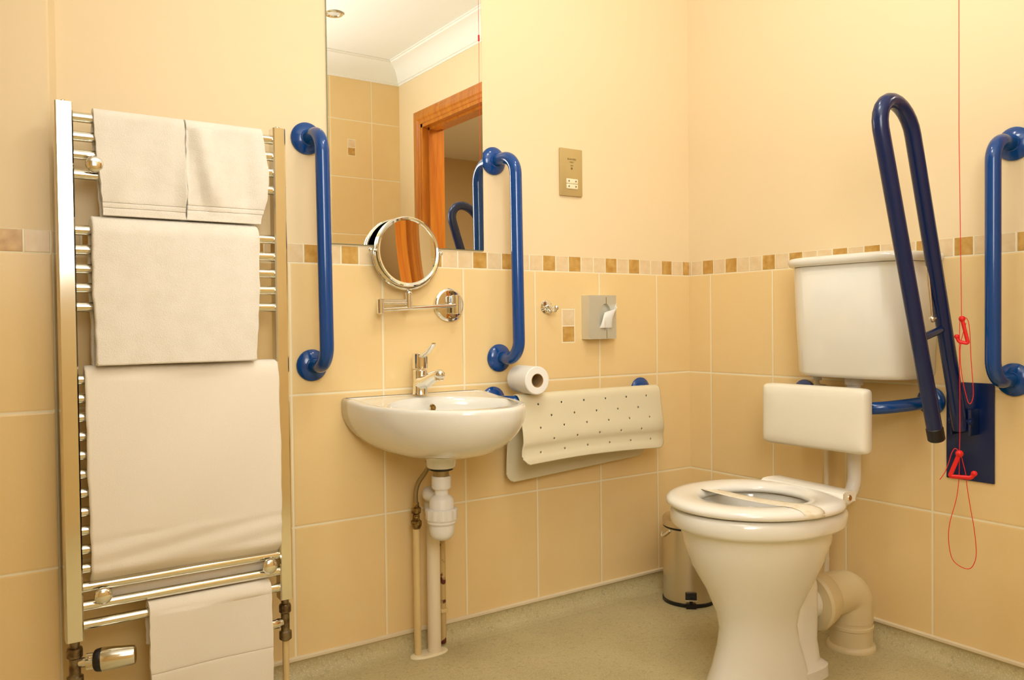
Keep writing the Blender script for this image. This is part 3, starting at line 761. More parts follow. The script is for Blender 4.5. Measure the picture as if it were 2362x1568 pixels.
bm = NB(); lathe(bm, [(0.006, -0.012), (0.009, -0.006), (0.0125, 0), (0.0145, 0.004), (0.0145, 0.016), (0.010, 0.020), (0.009, 0.034), (0.013, 0.038), (0.0135, 0.050), (0.009, 0.054), (0.0075, 0.066)], (sp, PSY, zv), (0, 0, 1), 12); sphere(bm, (sp - 0.004, PSY - 0.011, zv + 0.027), 0.005); fin('isolating_valve', bm, M['brass'], t, angle=25)
hp = [(sp, PSY, zv + 0.062), (sp, PSY, zv + 0.092), (sp + 0.006, -0.056, zv + 0.120), (sp + 0.018, -0.085, 0.535), (BX - 0.028, -0.125, 0.562)]
bm = NB(); tube(bm, catmull(hp, 6), 0.0062, 14); fin('flexible_hose', bm, M['hose'], t)
rp = PY(1021, 1350, -0.030).x
t = thing('hot_supply_pipe', 'chipped painted supply pipe behind and right of the waste pipe', 'pipe', (rp, -0.030, 0.05))
bm = NB(); cyl(bm, (rp, -0.030, 0.040), (rp, -0.030, 0.52), 0.0085, 18); fin('pipe', bm, M['rustypaint'], t)
bm = NB(); box(bm, (rp - 0.011, -0.041, 0.125), (rp + 0.011, -0.0195, 0.135), 0.001); fin('pipe_clip', bm, M['pipetan'], t)
bm = NB(); 
pts = []
rs = []
for zz, k_ in ((FL + 0.0005, 1.0), (FL + 0.004, 0.97), (FL + 0.006, 0.9)):
    rs.append([Vector(((WXp + sp) / 2 + 0.008 + 0.056 * k_ * math.copysign(abs(math.cos(a)) ** 0.8, math.cos(a)), PPY + 0.003 + 0.026 * k_ * math.sin(a), zz)) for a in [2 * PI * q / 32 for q in range(32)]])
rings(bm, rs); tagp(fin('pipe_collar', bm, M['cream'], base=((WXp + sp) / 2, PPY, FL)), 'cream sealant collar where the basin pipes enter the floor', 'pipe collar')

# ------------------------------------------------------------------ bath mat over the rail, toilet roll
MTH = 0.0035
RR = 0.0172 + 0.0026
def mat_path():
    pts = []
    # back flap, bottom -> up (between rail and wall)
    for k in range(0, 9):
        q = k / 8; pts.append((-0.030 - 0.028 * q ** 1.5, 0.455 + (RZ - 0.455) * q))
    for k in range(1, 12):
        a = PI * k / 12; pts.append((RY + RR * math.cos(a) * 1.0, RZ + RR * math.sin(a)))
    fr_ = [(-0.106, 0.690), (-0.111, 0.660), (-0.117, 0.630), (-0.125, 0.600), (-0.127, 0.580), (-0.123, 0.562), (-0.124, 0.545), (-0.129, 0.530), (-0.131, 0.517)]
    return pts + fr_
P2 = catmull([Vector((0, y, z)) for y, z in mat_path()], 6)
L = [0]
for a, b in zip(P2, P2[1:]): L.append(L[-1] + (b - a).length)
def at_len(s):
    for i in range(len(L) - 1):
        if s <= L[i + 1]:
            k = (s - L[i]) / (L[i + 1] - L[i]); return P2[i].lerp(P2[i + 1], k)
    return P2[-1]
TOT = L[-1]; step = 0.0027
nl = int(TOT / step); X0m, X1m = -0.790, -0.243
nw = int((X1m - X0m) / step)
bm = NB(); V = {}
def inside(i, j):
    s = i * step; x = X0m + j * step
    r = 0.035
    for (s0, x0, ds, dx) in ((0, X0m, 1, 1), (0, X1m, 1, -1), (TOT, X0m, -1, 1), (TOT, X1m, -1, -1)):
        u_ = (s - s0) * ds; v_ = (x - x0) * dx
        if u_ < r and v_ < r and (u_ - r) ** 2 + (v_ - r) ** 2 > r * r: return False
    return True
def mp_(i, j):
    if (i, j) in V: return V[(i, j)]
    s = i * step; p = at_len(s); u_ = j / nw; x = X0m + j * step
    f = s / TOT
    y, z = p.y, p.z
    if f < 0.5:      # back flap hangs lower and swings to the left
        g_ = 1 - f / 0.5
        z -= 0.002 * g_ * (1 - u_) - 0.028 * g_ * u_; x -= 0.000 * g_
        y -= 0.004 * g_ * (1 - u_)
    else:
        g_ = (f - 0.5) / 0.5
        z += 0.008 * g_ * math.sin(3.2 * u_); y += 0.003 * math.sin(5 * u_ + 1) * g_ - 0.014 * g_ * (1 - u_) ** 3; x -= 0.018 * g_ * g_ * (1 - u_) ** 4
        if u_ > 0.9: y += 0.012 * g_ * ((u_ - 0.9) / 0.1) ** 2
    V[(i, j)] = bm.verts.new((x, y, z)); return V[(i, j)]
hol = set()
# rows of drain holes measured along the front flap
sf0 = TOT * 0.0
top_s = next(L[i] for i in range(len(P2)) if P2[i].y < RY and P2[i].z < RZ - 0.001)
for r_i in range(5):
    s = top_s + 0.006 + r_i * 0.0345
    nn = 6 if r_i % 2 == 0 else 5
    for c_i in range(nn):
        x = X0m + 0.062 + (0.0 if nn == 6 else 0.042) + c_i * 0.0835
        ii, jj = int(s / step), int((x - X0m) / step)
        for a in (0, 1):
            for b in (0, 1): hol.add((ii + a, jj + b))
for i in range(nl):
    for j in range(nw):
        if (i, j) in hol: continue
        if not inside(i + 0.5, j + 0.5): continue
        bm.faces.new((mp_(i, j), mp_(i + 1, j), mp_(i + 1, j + 1), mp_(i, j + 1)))
o = fin('bath_mat', bm, M['rubbermat'], base=(-0.5, RY, 0.45), angle=80)
s_ = o.modifiers.new('thickness', 'SOLIDIFY'); s_.thickness = MTH; s_.offset = 0
tagp(o, 'cream rubber bath mat with rows of small holes draped over the horizontal rail', 'bath mat')

RX = -0.750; RC_ = 0.0395; rzc = RZ + RR + 0.0025 + RC_
t = thing('toilet_roll', 'white toilet roll resting on the rail and bath mat beside the washbasin', 'toilet roll', (RX, -0.095, rzc - RC_))
bm = NB()
lathe(bm, [(0.0195, 0.002), (0.0195, 0.0), (RC_ - 0.002, 0), (RC_, 0.002), (RC_, 0.098), (RC_ - 0.002, 0.1), (0.0195, 0.1), (0.0195, 0.098)], (RX, -0.045, rzc), (-0.06, -1, 0), 48, False, False)
fin('paper', bm, M['paper'], t, angle=40)
bm = NB(); lathe(bm, [(0.0196, 0.0), (0.0196, 0.1), (0.018, 0.1), (0.018, 0.0)], (RX, -0.045, rzc), (-0.06, -1, 0), 36, False, False); fin('cardboard_core', bm, M['cardboard'], t)

# ------------------------------------------------------------------ heated towel rail
PYc = -0.092
RYb = -0.092
xl0, xl1 = -1.920, -1.887
xr0, xr1 = -1.4765, -1.4475
zb0 = 0.272; zt0 = 1.372
t = thing('heated_towel_rail', 'tall chrome ladder heated towel rail on the back wall at the left', 'towel rail', (-1.68, PYc, 0.27))
def dpost(x0, x1):
    bm = NB(); c_ = (x0 + x1) / 2; hw = (x1 - x0) / 2
    pr = [(hw, 0.016), (hw, -0.004), (hw * 0.85, -0.013), (hw * 0.5, -0.0165), (0, -0.0175), (-hw * 0.5, -0.0165), (-hw * 0.85, -0.013), (-hw, -0.004), (-hw, 0.016)]
    pr = [(hw, 0.016), (hw, -0.013), (hw - 0.003, -0.016), (-hw + 0.003, -0.016), (-hw, -0.013), (-hw, 0.016)]
    rings(bm, [[Vector((c_ + a, PYc + b, z)) for a, b in pr] for z in (zb0, zt0)])
    return bm
for (a, b) in ((xl0, xl1), (xr0, xr1)):
    fin('upright', dpost(a, b), M['chrome_rail'], t, angle=20)
    bm = NB(); lathe(bm, [(0.007, 0), (0.007, 0.004), (0.004, 0.006)], ((a + b) / 2, PYc, zt0), (0, 0, 1), 16); fin('bleed_valve_cap', bm, M['chrome'], t)
barz = [PY(189, y, RYb).z for y in (271, 315, 357, 403, 531, 576, 620, 664, 708)] + [PY(197, 875 + 43.5 * k, RYb).z for k in range(14)]
for z in barz:
    bm = NB(); cyl(bm, (xl1 - 0.004, RYb, z), (xr0 + 0.004, RYb, z), 0.0108, 20); fin('bar', bm, M['chrome_rail'], t)
zA = (barz[-3] + barz[-2]) / 2; zB = (barz[2] + barz[3]) / 2
for x, z in ((PY(239, 1373, -0.115).x, zA), (PY(624, 1303, -0.115).x, zA), (PY(219, 382, -0.115).x, zB)):
    bm = NB(); cyl(bm, (x, -0.115, z), (x, 0, z), 0.006, 14); fin('wall_bracket', bm, M['chrome'], t)
    bm = NB(); lathe(bm, [(0.016, -0.108), (0.0175, -0.110), (0.0175, -0.1135), (0.0155, -0.117), (0.011, -0.1195), (0.005, -0.1208), (0.0, -0.121)], (x, 0, z), (0, 1, 0), 28); fin('bracket_cap', bm, M['chrome'], t)
# valves
xL = (xl0 + xl1) / 2; xR = (xr0 + xr1) / 2
t = thing('thermostatic_valve', 'chrome thermostatic radiator valve with black collar under the left upright', 'radiator valve', (xL, PYc, 0.16))
bm = NB(); lathe(bm, [(0.010, 0), (0.010, -0.014), (0.0145, -0.016), (0.0155, -0.020), (0.0155, -0.034), (0.011, -0.038), (0.0115, -0.072), (0.016, -0.075), (0.016, -0.095), (0.0085, -0.097), (0.0085, -0.19)], (xL, PYc, zb0), (0, 0, 1), 16); fin('valve_body', bm, M['darkmetal'], t, angle=25)
ax = Vector((1, -0.32, 0.04)).normalized(); o0 = Vector((xL - 0.002, PYc, zb0 - 0.048))
bm = NB(); lathe(bm, [(0.004, 0.0), (0.010, 0.014), (0.0105, 0.024)], o0, ax, 20); fin('spindle', bm, M['chrome'], t)
bm = NB()
rs = []
_, u, v = frame(ax)
for tt_ in (0.024, 0.0375):
    rs.append([o0 + ax * tt_ + (u * math.cos(a) + v * math.sin(a)) * (0.0150 + (0.0015 if q % 2 else 0)) for q, a in enumerate([2 * PI * k / 40 for k in range(40)])])
rings(bm, rs); fin('knurled_nut', bm, M['chrome'], t, angle=20)
bm = NB(); lathe(bm, [(0.016, 0.037), (0.021, 0.040), (0.023, 0.044), (0.024, 0.052), (0.022, 0.056)], o0, ax, 32); fin('collar', bm, M['black'], t, label='black plastic collar')
bm = NB(); lathe(bm, [(0.0235, 0.053), (0.0245, 0.056), (0.0235, 0.075), (0.020, 0.112), (0.0185, 0.116), (0.016, 0.117)], o0, ax, 32); fin('control_head', bm, M['chrome_rail'], t, angle=25)
t = thing('lockshield_valve', 'chrome lockshield valve under the right upright of the towel rail', 'radiator valve', (xR, PYc, 0.16))
bm = NB(); lathe(bm, [(0.009, 0), (0.009, -0.012), (0.0125, -0.014), (0.014, -0.018), (0.014, -0.032), (0.010, -0.036), (0.010, -0.076), (0.0145, -0.079), (0.0145, -0.096), (0.010, -0.100)], (xR, PYc, zb0), (0, 0, 1), 16); fin('valve_body', bm, M['darkmetal'], t, angle=25)
bm = NB(); lathe(bm, [(0.009, 0.006), (0.0105, 0.012), (0.0125, 0.016), (0.0135, 0.060), (0.012, 0.064)], (xR, PYc, zb0 - 0.056), Vector((-1, 0.0, -0.02)), 24); fin('shield_cap', bm, M['chrome'], t)
bm = NB(); cyl(bm, (xR, PYc, FL), (xR, PYc, zb0 - 0.098), 0.0078, 16); tagp(fin('radiator_pipe', bm, M['pipetan'], base=(xR, PYc, FL)), 'thin tan painted pipe rising from the floor to the lockshield valve', 'pipe')
bm = NB(); cyl(bm, (xL, PYc, FL), (xL, PYc, zb0 - 0.188), 0.0078, 16); tagp(fin('radiator_pipe', bm, M['pipetan'], base=(xL, PYc, FL)), 'tan painted pipe under the thermostatic valve', 'pipe')

# ------------------------------------------------------------------ towels
def noise1(x, seed=0):
    return math.sin(x * 1.0 + seed) * 0.5 + math.sin(x * 2.3 + seed * 1.7) * 0.3 + math.sin(x * 4.9 + seed * 2.9) * 0.2
def towel(name, label, bz_, front, back, xl, xr, mt, th=0.012, fold=None, edge=0.0022, band=None, group=None, tilt=0, tuck=None, rad=0.016, flatend=False, backshift=0, ysc=1.0, ns=110, nu=70):
    """drape over the bar at height bz_: front/back = lengths; xl(f), xr(f) side edges at f = 0 top .. 1 front bottom"""
    bm = NB(); V = []
    path = []
    yb = RYb
    nb = 22
    for k in range(nb): q = k / nb; path.append((yb + rad + 0.004 * math.sin(3 * q), bz_ - back * (1 - q), -(1 - q)))
    for k in range(14):
        a = PI * k / 13; path.append((yb + rad * math.cos(a), bz_ + rad * math.sin(a), 0))
    nf = ns - nb - 14
    for k in range(1, nf + 1): q = k / nf; path.append((yb - rad, bz_ - front * q, q))
    for i, (y, z, f) in enumerate(path):
        row = []
        for j in range(nu + 1):
            u = j / nu; ff = max(f, 0)
            x0, x1 = (xl(abs(f)), xr(abs(f))) if f >= 0 or not backshift else (xl(0) + backshift * min(1, -f * 4), xr(0) - 0.02 * min(1, -f * 4))
            x0 += edge * noise1(9 * f, 1); x1 += edge * noise1(8 * f, 4)
            x = x0 + (x1 - x0) * u; yy, zz = y, z
            if f > 0:
                yy -= fold(u, f) * (1 - max(0, min(1, (f - 0.72) / 0.22))) if (fold and flatend) else (fold(u, f) if fold else 0)
                zz += tilt * (u - 0.5) * ff
                if band:
                    for (b0, b1) in band:
                        if b0 < f < b1: yy += 0.0035
                if tuck and f > tuck: yy += 0.030 * ((f - tuck) / (1 - tuck)) ** 1.2
            row.append(bm.verts.new((x, yy, zz)))
        V.append(row)
    for i in range(len(V) - 1):
        for j in range(nu): bm.faces.new((V[i][j], V[i + 1][j], V[i + 1][j + 1], V[i][j + 1]))
    o = fin(name, bm, mt, base=((xl(0) + xr(0)) / 2, RYb, bz_), angle=180)
    s = o.modifiers.new('thickness', 'SOLIDIFY'); s.thickness = th; s.offset = 0
    b = o.modifiers.new('soft', 'BEVEL'); b.width = th * 0.38; b.segments = 3; b.limit_method = 'ANGLE'; b.angle_limit = math.radians(50)
    for p in o.data.polygons: p.use_smooth = True
    return tagp(o, label, 'towel', group)
YF_ = RYb - 0.016 - 0.006
def fx(px, py): return PY(px, py, YF_).x
def fz(px, py): return PY(px, py, YF_).z
# two hand towels side by side on the top bar
b0 = barz[0]
L1_ = b0 - fz(230, 502); L1r = b0 - fz(600, 535)
def fold_a(u, f):
    return 0.005 * math.sin(7 * u + 1) * f + 0.003 * math.sin(16 * u + 5 * f) * f + 0.012 * max(0, (u - 0.86) / 0.14) ** 1.5 * f
towel('hand_towel', 'left one of the two white terry hand towels on the top bar', b0, b0 - (barz[4] + 0.0315), 0.20,
      lambda f: fx(214, 260) + 0.016 * f, lambda f: fx(426.5, 270), M['towel'], 0.010, fold_a, band=[(0.855, 0.875), (0.915, 0.93)], rad=0.0165, flatend=True)
def fold_b(u, f):
    g_ = math.exp(-((u - 0.17 - 0.16 * f) / 0.10) ** 2); v_ = math.exp(-((u - 0.03) / 0.05) ** 2)
    return 0.020 * g_ * (0.35 + 0.65 * math.sin(PI * min(1, f + 0.1))) - 0.004 * v_ + 0.007 * math.sin(12 * u + 2.6) * f + 0.004 * math.sin(21 * u + 1.0) * f
towel('hand_towel', 'creased right one of the two white terry hand towels on the top bar', b0, b0 - (barz[4] + 0.0315), 0.20,
      lambda f: fx(427.3, 270), lambda f: fx(607, 300) + 0.012 * math.sin(PI * f) + (-0.008) * f, M['towel'], 0.010, fold_b, band=[(0.83, 0.85), (0.89, 0.905)], rad=0.0168, flatend=True)
# bath towel on the second group
b1 = barz[4]
def fold_c(u, f): return 0.003 * math.sin(9 * u + 2 * f) * f + 0.004 * math.sin(PI * u) * f
towel('bath_towel', 'thick white terry bath towel hanging on the middle bars of the towel rail', b1 - 0.008, b1 - 0.008 - (barz[9] + 0.0285), 0.30,
      lambda f: fx(209, 530) + 0.004 * f, lambda f: fx(596, 545) - 0.010 * f, M['towel'], 0.023, fold_c, rad=0.0265)
# folded larger smooth towel on the third group
b2 = barz[9]
def fold_d(u, f): return 0.006 * math.sin(PI * f) + 0.002 * math.sin(8 * u + 7 * f) + 0.0015 * math.sin(60 * f + 8 * u) * (1 if f > 0.78 else 0)
towel('bath_sheet', 'wide smooth white bath sheet hanging on the lower bars of the towel rail', b2 + 0.004, b2 - (barz[-3] + 0.006), b2 - barz[-2] + 0.003,
      lambda f: fx(194, 850) + 0.006 * f, lambda f: fx(643, 838) + 0.001 * f, M['towelsmooth'], 0.012, fold_d, tuck=0.94, edge=0.002, rad=0.019, backshift=0.045)
# small towel at the bottom
b3 = barz[-1]
def fold_e(u, f): return 0.003 * math.sin(6 * u + 3 * f) + 0.004 * f
towel('bath_mat_towel', 'folded white cotton towel on the lowest bar of the towel rail', b3 + 0.001, 0.235, 0.075,
      lambda f: fx(344, 1395) + 0.001 * f, lambda f: fx(627, 1350) - 0.002 * f, M['towelsmooth'], 0.013, fold_e, band=[(0.53, 0.55), (0.57, 0.58)], edge=0.0015, rad=0.018)

# ------------------------------------------------------------------ toilet
YC = -0.664
t = thing('toilet', 'white raised-height toilet pan with seat, standing by the right wall', 'toilet', (-0.46, YC, FL))
n = 64
def egg(cx_, af, ar, b, z, pr=2.6, yc=YC):
    out = []
    for k in range(n):
        a = 2 * PI * k / n; c, s = math.cos(a), math.sin(a)
        if c < 0: out.append(Vector((cx_ + af * c, yc + b * s, z)))
        else:
            e = 2 / pr; out.append(Vector((cx_ + ar * abs(c) ** e, yc + b * math.copysign(abs(s) ** e, s), z)))
    return out
bm = NB()
secs = [  # cx, front, rear, half width, z
    (-0.42, 0.212, 0.055, 0.104, FL), (-0.42, 0.207, 0.055, 0.101, FL + 0.010), (-0.42, 0.190, 0.05, 0.090, 0.08), (-0.43, 0.162, 0.045, 0.082, 0.13),
    (-0.44, 0.145, 0.05, 0.080, 0.17), (-0.445, 0.148, 0.065, 0.087, 0.21), (-0.45, 0.170, 0.10, 0.112, 0.27), (-0.46, 0.195, 0.13, 0.142, 0.33), (-0.465, 0.206, 0.15, 0.162, 0.385),
    (-0.470, 0.204, 0.160, 0.166, 0.412), (-0.470, 0.208, 0.165, 0.170, 0.418), (-0.472, 0.218, 0.185, 0.189, 0.420), (-0.474, 0.220, 0.20, 0.194, 0.428), (-0.474, 0.220, 0.20, 0.194, 0.454), (-0.474, 0.212, 0.195, 0.186, 0.462)]
rs = [egg(a, b, c, d, e) for a, b, c, d, e in secs]
rs += [egg(-0.475, 0.170, 0.14, 0.140, 0.461), egg(-0.475, 0.165, 0.135, 0.136, 0.450), egg(-0.475, 0.168, 0.132, 0.136, 0.42), egg(-0.46, 0.13, 0.10, 0.105, 0.35), egg(-0.44, 0.08, 0.07, 0.07, 0.29), egg(-0.43, 0.05, 0.05, 0.05, 0.27)]
rings(bm, rs, True, True)
fin('pan', bm, M['ceramic'], t, angle=60)
bm = NB()
# trap-way and outlet behind the pan
def blk(cx_, hx_, hy_, z): return egg(cx_, hx_, hx_, hy_, z, 4)
rings(bm, [blk(-0.388, 0.102, 0.100, FL), blk(-0.388, 0.100, 0.098, FL + 0.025), blk(-0.384, 0.086, 0.078, FL + 0.034), blk(-0.372, 0.078, 0.064, 0.11), blk(-0.355, 0.070, 0.058, 0.17), blk(-0.355, 0.066, 0.060, 0.24), blk(-0.365, 0.055, 0.06, 0.30)])
tube(bm, [(-0.35, YC, 0.170), (-0.285, YC, 0.182), (-0.24, YC, 0.185)], 0.048, 32)
fin('trapway', bm, M['ceramic'], t, angle=50)
for yy in (-0.085, 0.085):
    bm = NB(); lathe(bm, [(0.010, 0.0), (0.009, 0.006), (0.005, 0.009)], (-0.405, YC + yy, FL + 0.022), (0, 0, 1), 16); fin('floor_bolt_cap', bm, M['plastic'], t)
bm = NB(); lathe(bm, [(0.026, 0), (0.026, 0.030), (0.022, 0.032)], (-0.29, YC, 0.425), (1, 0, 0), 24); fin('flush_inlet', bm, M['ceramic'], t)
# seat ring
bm = NB()
SZ = 0.4665
sx_ = -0.474
def sring(k_, z): pass
o_ = lambda d, z: egg(sx_, 0.223 - d, 0.190 - d, 0.204 - d, z, 2.4)
i_ = lambda d, z: egg(sx_ - 0.002, 0.132 + d, 0.128 + d, 0.118 + d, z, 2.2)
rs = [o_(0.006, SZ), o_(0.001, SZ + 0.003), o_(0.0, SZ + 0.009), o_(0.003, SZ + 0.015), o_(0.012, SZ + 0.020), o_(0.03, SZ + 0.0225), o_(0.05, SZ + 0.022), i_(0.014, SZ + 0.019), i_(0.004, SZ + 0.013), i_(0.0, SZ + 0.005), i_(0.003, SZ)]
rings(bm, rs, False, False, closed=True)
SROT = Matrix.Translation((-0.474, YC + 0.003, 0)) @ Matrix.Rotation(math.radians(-6), 4, 'Z') @ Matrix.Translation((0.474, -YC, 0))
bm.transform(SROT)
from mathutils.bvhtree import BVHTree
bmesh.ops.recalc_face_normals(bm, faces=bm.faces)
seat_bvh = BVHTree.FromBMesh(bm)
st = fin('seat', bm, M['seat'], t, angle=180)
bm = NB(); 
rs = []
for (xx, zz, hw) in ((-0.322, SZ + 0.014, 0.136), (-0.314, SZ + 0.024, 0.130), (-0.302, SZ + 0.027, 0.125), (-0.268, SZ + 0.028, 0.121), (-0.258, SZ + 0.023, 0.120)):
    rs.append([Vector((xx, YC - hw, zz)), Vector((xx, YC + hw, zz)), Vector((xx, YC + hw, SZ + 0.001)), Vector((xx, YC - hw, SZ + 0.001))])
rings(bm, rs); bm.transform(SROT); fin('hinge_block', bm, M['seat'], t, angle=30)
for s in (-1, 1):
    bm = NB(); cyl(bm, (-0.285, YC + s * 0.112, SZ + 0.012), (-0.285, YC + s * 0.127, SZ + 0.012), 0.008, 18, bev=0.002); cyl(bm, (-0.285, YC + s * 0.108, SZ - 0.012), (-0.285, YC + s * 0.108, SZ + 0.008), 0.006, 12); bm.transform(SROT); fin('hinge', bm, M['chrome'], t)
# hygiene paper strip around the seat
A = PZ(1684, 1131, SZ + 0.024); B_ = PZ(1890, 1176, SZ + 0.024)
d_ = (B_ - A); d_.z = 0; Ls = d_.length; d_.normalize(); sd = Vector((-d_.y, d_.x, 0))
hw = 0.030
def cast(p):
    h = seat_bvh.ray_cast(Vector((p.x, p.y, 0.6)), Vector((0, 0, -1)))
    return h[0].z if h[0] is not None else None
def ray_side(q):
    N_ = 90; S0, S1 = -0.07, Ls + 0.07
    P_ = [Vector((A.x, A.y, 0)) + sd * (hw * q) + d_ * (S0 + (S1 - S0) * k / N_) for k in range(N_ + 1)]
    Z_ = [cast(p) for p in P_]
    hit = [k for k in range(N_ + 1) if Z_[k] is not None]
    k0, k1 = hit[0], hit[-1]
    gap = [k for k in range(k0, k1) if Z_[k] is None]
    if gap:
        g0, g1 = max(k0, gap[0] - 6), min(k1, gap[-1] + 6)
        for k in range(g0, g1 + 1):
            u_ = (k - g0) / (g1 - g0); Z_[k] = Z_[g0] * (1 - u_) + Z_[g1] * u_ - 0.004 * math.sin(PI * u_)
    out = [(P_[k], Z_[k] + 0.0012) for k in range(k0, k1 + 1)]
    c0 = out[0][0] - d_ * 0.0025; c1 = out[-1][0] + d_ * 0.0025
    return [Vector((c0.x, c0.y, SZ + 0.003))] + [Vector((p.x, p.y, z)) for p, z in out] + [Vector((c1.x, c1.y, SZ + 0.012)), Vector((c1.x, c1.y, SZ + 0.003))]
def resample(P_, n_):
    L_ = [0]
    for a, b in zip(P_, P_[1:]): L_.append(L_[-1] + (b - a).length)
    out = []
    for k in range(n_ + 1):
        s_ = L_[-1] * k / n_; i = max(0, min(len(P_) - 2, next((q for q in range(len(P_) - 1) if L_[q + 1] >= s_), len(P_) - 2)))
        out.append(P_[i].lerp(P_[i + 1], (s_ - L_[i]) / max(1e-9, L_[i + 1] - L_[i])))
    return out
bm = NB(); rows = [[bm.verts.new(p) for p in resample(ray_side(q), 120)] for q in (-1, -0.5, 0, 0.5, 1)]
for r0, r1 in zip(rows, rows[1:]):
    for j in range(120): bm.faces.new((r0[j], r0[j + 1], r1[j + 1], r1[j]))
o = fin('paper_strip', bm, M['strip'], base=(A.x, A.y, SZ), angle=180); s_ = o.modifiers.new('t', 'SOLIDIFY'); s_.thickness = 0.0006; s_.offset = 0
tagp(o, 'printed hygiene paper strip wrapped across the toilet seat', 'paper strip')

# cistern
t = thing('cistern', 'white ceramic low-level cistern on the right wall behind the toilet', 'cistern', (0, -0.69, 0.757))
CY = -0.685
def cring(hw_, dp, z, x0=-0.002, p=5.0):
    out = []
    for k in range(n):
        a = 2 * PI * k / n; c, s = math.cos(a), math.sin(a)
        e = 2 / p
        yy = CY + hw_ * math.copysign(abs(c) ** e, c)
        if s >= 0: xx = x0
        else: xx = x0 - dp * abs(s) ** (2 / 3.6)
        out.append(Vector((xx, yy, z)))
    return out
bm = NB()
rings(bm, [cring(0.150, 0.135, 0.757), cring(0.163, 0.148, 0.760), cring(0.170, 0.155, 0.772), cring(0.176, 0.160, 0.90), cring(0.181, 0.165, 1.058), cring(0.178, 0.162, 1.060)])
fin('tank', bm, M['ceramic'], t, angle=60)
bm = NB()
rings(bm, [cring(0.186, 0.170, 1.060), cring(0.191, 0.176, 1.062), cring(0.194, 0.180, 1.072), cring(0.192, 0.178, 1.080), cring(0.186, 0.172, 1.084), cring(0.165, 0.15, 1.087), cring(0.12, 0.11, 1.089)])
fin('lid', bm, M['ceramic'], t, angle=60)
bm = NB(); cyl(bm, (-0.075, -0.672, 0.757), (-0.075, -0.672, 0.735), 0.024, 20, bev=0.002); fin('outlet_nut', bm, M['plastic'], t)
bm = NB(); cyl(bm, (-0.06, -0.545, 0.757), (-0.06, -0.545, 0.742), 0.014, 16, bev=0.002); fin('inlet_nut', bm, M['plastic'], t)
bm = NB(); tube(bm, fillet([(-0.075, -0.672, 0.745), (-0.075, -0.672, 0.425), (-0.27, YC, 0.425)], 0.06, 10), 0.0175, 24)
tagp(fin('flush_pipe', bm, M['plastic'], base=(-0.075, -0.672, 0.745)), 'white plastic flush pipe running from the cistern to the toilet pan', 'pipe')
bm = NB(); cyl(bm, (-0.016, -0.545, 0.06), (-0.016, -0.545, 0.70), 0.0075, 16); tube(bm, fillet([(-0.016, -0.545, 0.69), (-0.016, -0.545, 0.72), (-0.06, -0.545, 0.725), (-0.06, -0.545, 0.75)], 0.012, 5), 0.0075, 16)
tagp(fin('cistern_feed_pipe', bm, M['pipewhite'], base=(-0.016, -0.545, 0.06)), 'thin white vertical water pipe on the wall below the cistern', 'pipe')

# soil pipe
t = thing('soil_pipe', 'thick cream elbow soil pipe from the toilet down to the floor', 'soil pipe', (-0.108, YC - 0.018, FL))
sxp, syp = -0.108, YC - 0.018
bm = NB(); lathe(bm, [(0.055, FL), (0.055, 0.085), (0.058, 0.087), (0.058, 0.094), (0.055, 0.096), (0.055, 0.115)], (sxp, syp, 0), (0, 0, 1), 40, True, True)
tube(bm, fillet([(sxp, syp, 0.105), (sxp, syp, 0.185), (-0.215, YC - 0.004, 0.185)], 0.074, 14), 0.0565, 40)
fin('elbow', bm, M['soil'], t, angle=50)
bm = NB(); lathe(bm, [(0.055, 0.0), (0.064, 0.0), (0.064, 0.006), (0.060, 0.012), (0.055, 0.014)], (sxp, syp, FL), (0, 0, 1), 40); fin('floor_flange', bm, M['soil'], t)
bm = NB(); lathe(bm, [(0.052, 0.0), (0.074, 0.002), (0.079, 0.009), (0.077, 0.018), (0.070, 0.050), (0.065, 0.060), (0.060, 0.064), (0.0565, 0.066)], (-0.272, YC, 0.180), (1, -0.05, 0.06), 40); fin('rubber_connector', bm, M['soil'], t)

# ------------------------------------------------------------------ pedal bin
bxc, byc, br = -0.178, -0.160, 0.081
t = thing('pedal_bin', 'small brushed steel pedal bin in the corner behind the toilet', 'bin', (bxc, byc, FL))
bm = NB(); lathe(bm, [(br, 0.008), (br, 0.235), (br - 0.002, 0.237)], (bxc, byc, FL), (0, 0, 1), 56); fin('body', bm, M['steel'], t)
bm = NB(); lathe(bm, [(br + 0.001, 0.0), (br + 0.003, 0.002), (br + 0.003, 0.010), (br, 0.012)], (bxc, byc, FL), (0, 0, 1), 56); fin('base_ring', bm, M['black'], t, label='black plastic base ring')
bm = NB(); lathe(bm, [(br - 0.001, 0.236), (br + 0.001, 0.238), (br + 0.001, 0.243)], (bxc, byc, FL), (0, 0, 1), 56); fin('rim_band', bm, M['black'], t)
bm = NB(); lathe(bm, [(br + 0.002, 0.242), (br + 0.002, 0.262), (br - 0.004, 0.270), (br - 0.022, 0.277), (0.03, 0.281), (0, 0.282)], (bxc, byc, FL), (0, 0, 1), 56); fin('lid', bm, M['steel'], t)
dv = Vector((-0.68, -0.73, 0)).normalized(); sv = Vector((-dv.y, dv.x, 0))
c0 = Vector((bxc, byc, FL)) + dv * (br)
bm = NB()
def obox(c, hx_, hy_, z0, z1): 
    rings(bm, [[c + sv * a + dv * b + Vector((0, 0, z)) for a, b in ((-hx_, -hy_), (hx_, -hy_), (hx_, hy_), (-hx_, hy_))] for z in (z0, z1)])
obox(c0 + dv * 0.004, 0.015, 0.008, 0.0, 0.014)
obox(c0 + dv * 0.001, 0.017, 0.006, 0.030, 0.047)
obox(c0 + dv * 0.006, 0.005, 0.004, 0.012, 0.032)
pd = fin('pedal', bm, M['black'], t, label='black foot pedal')
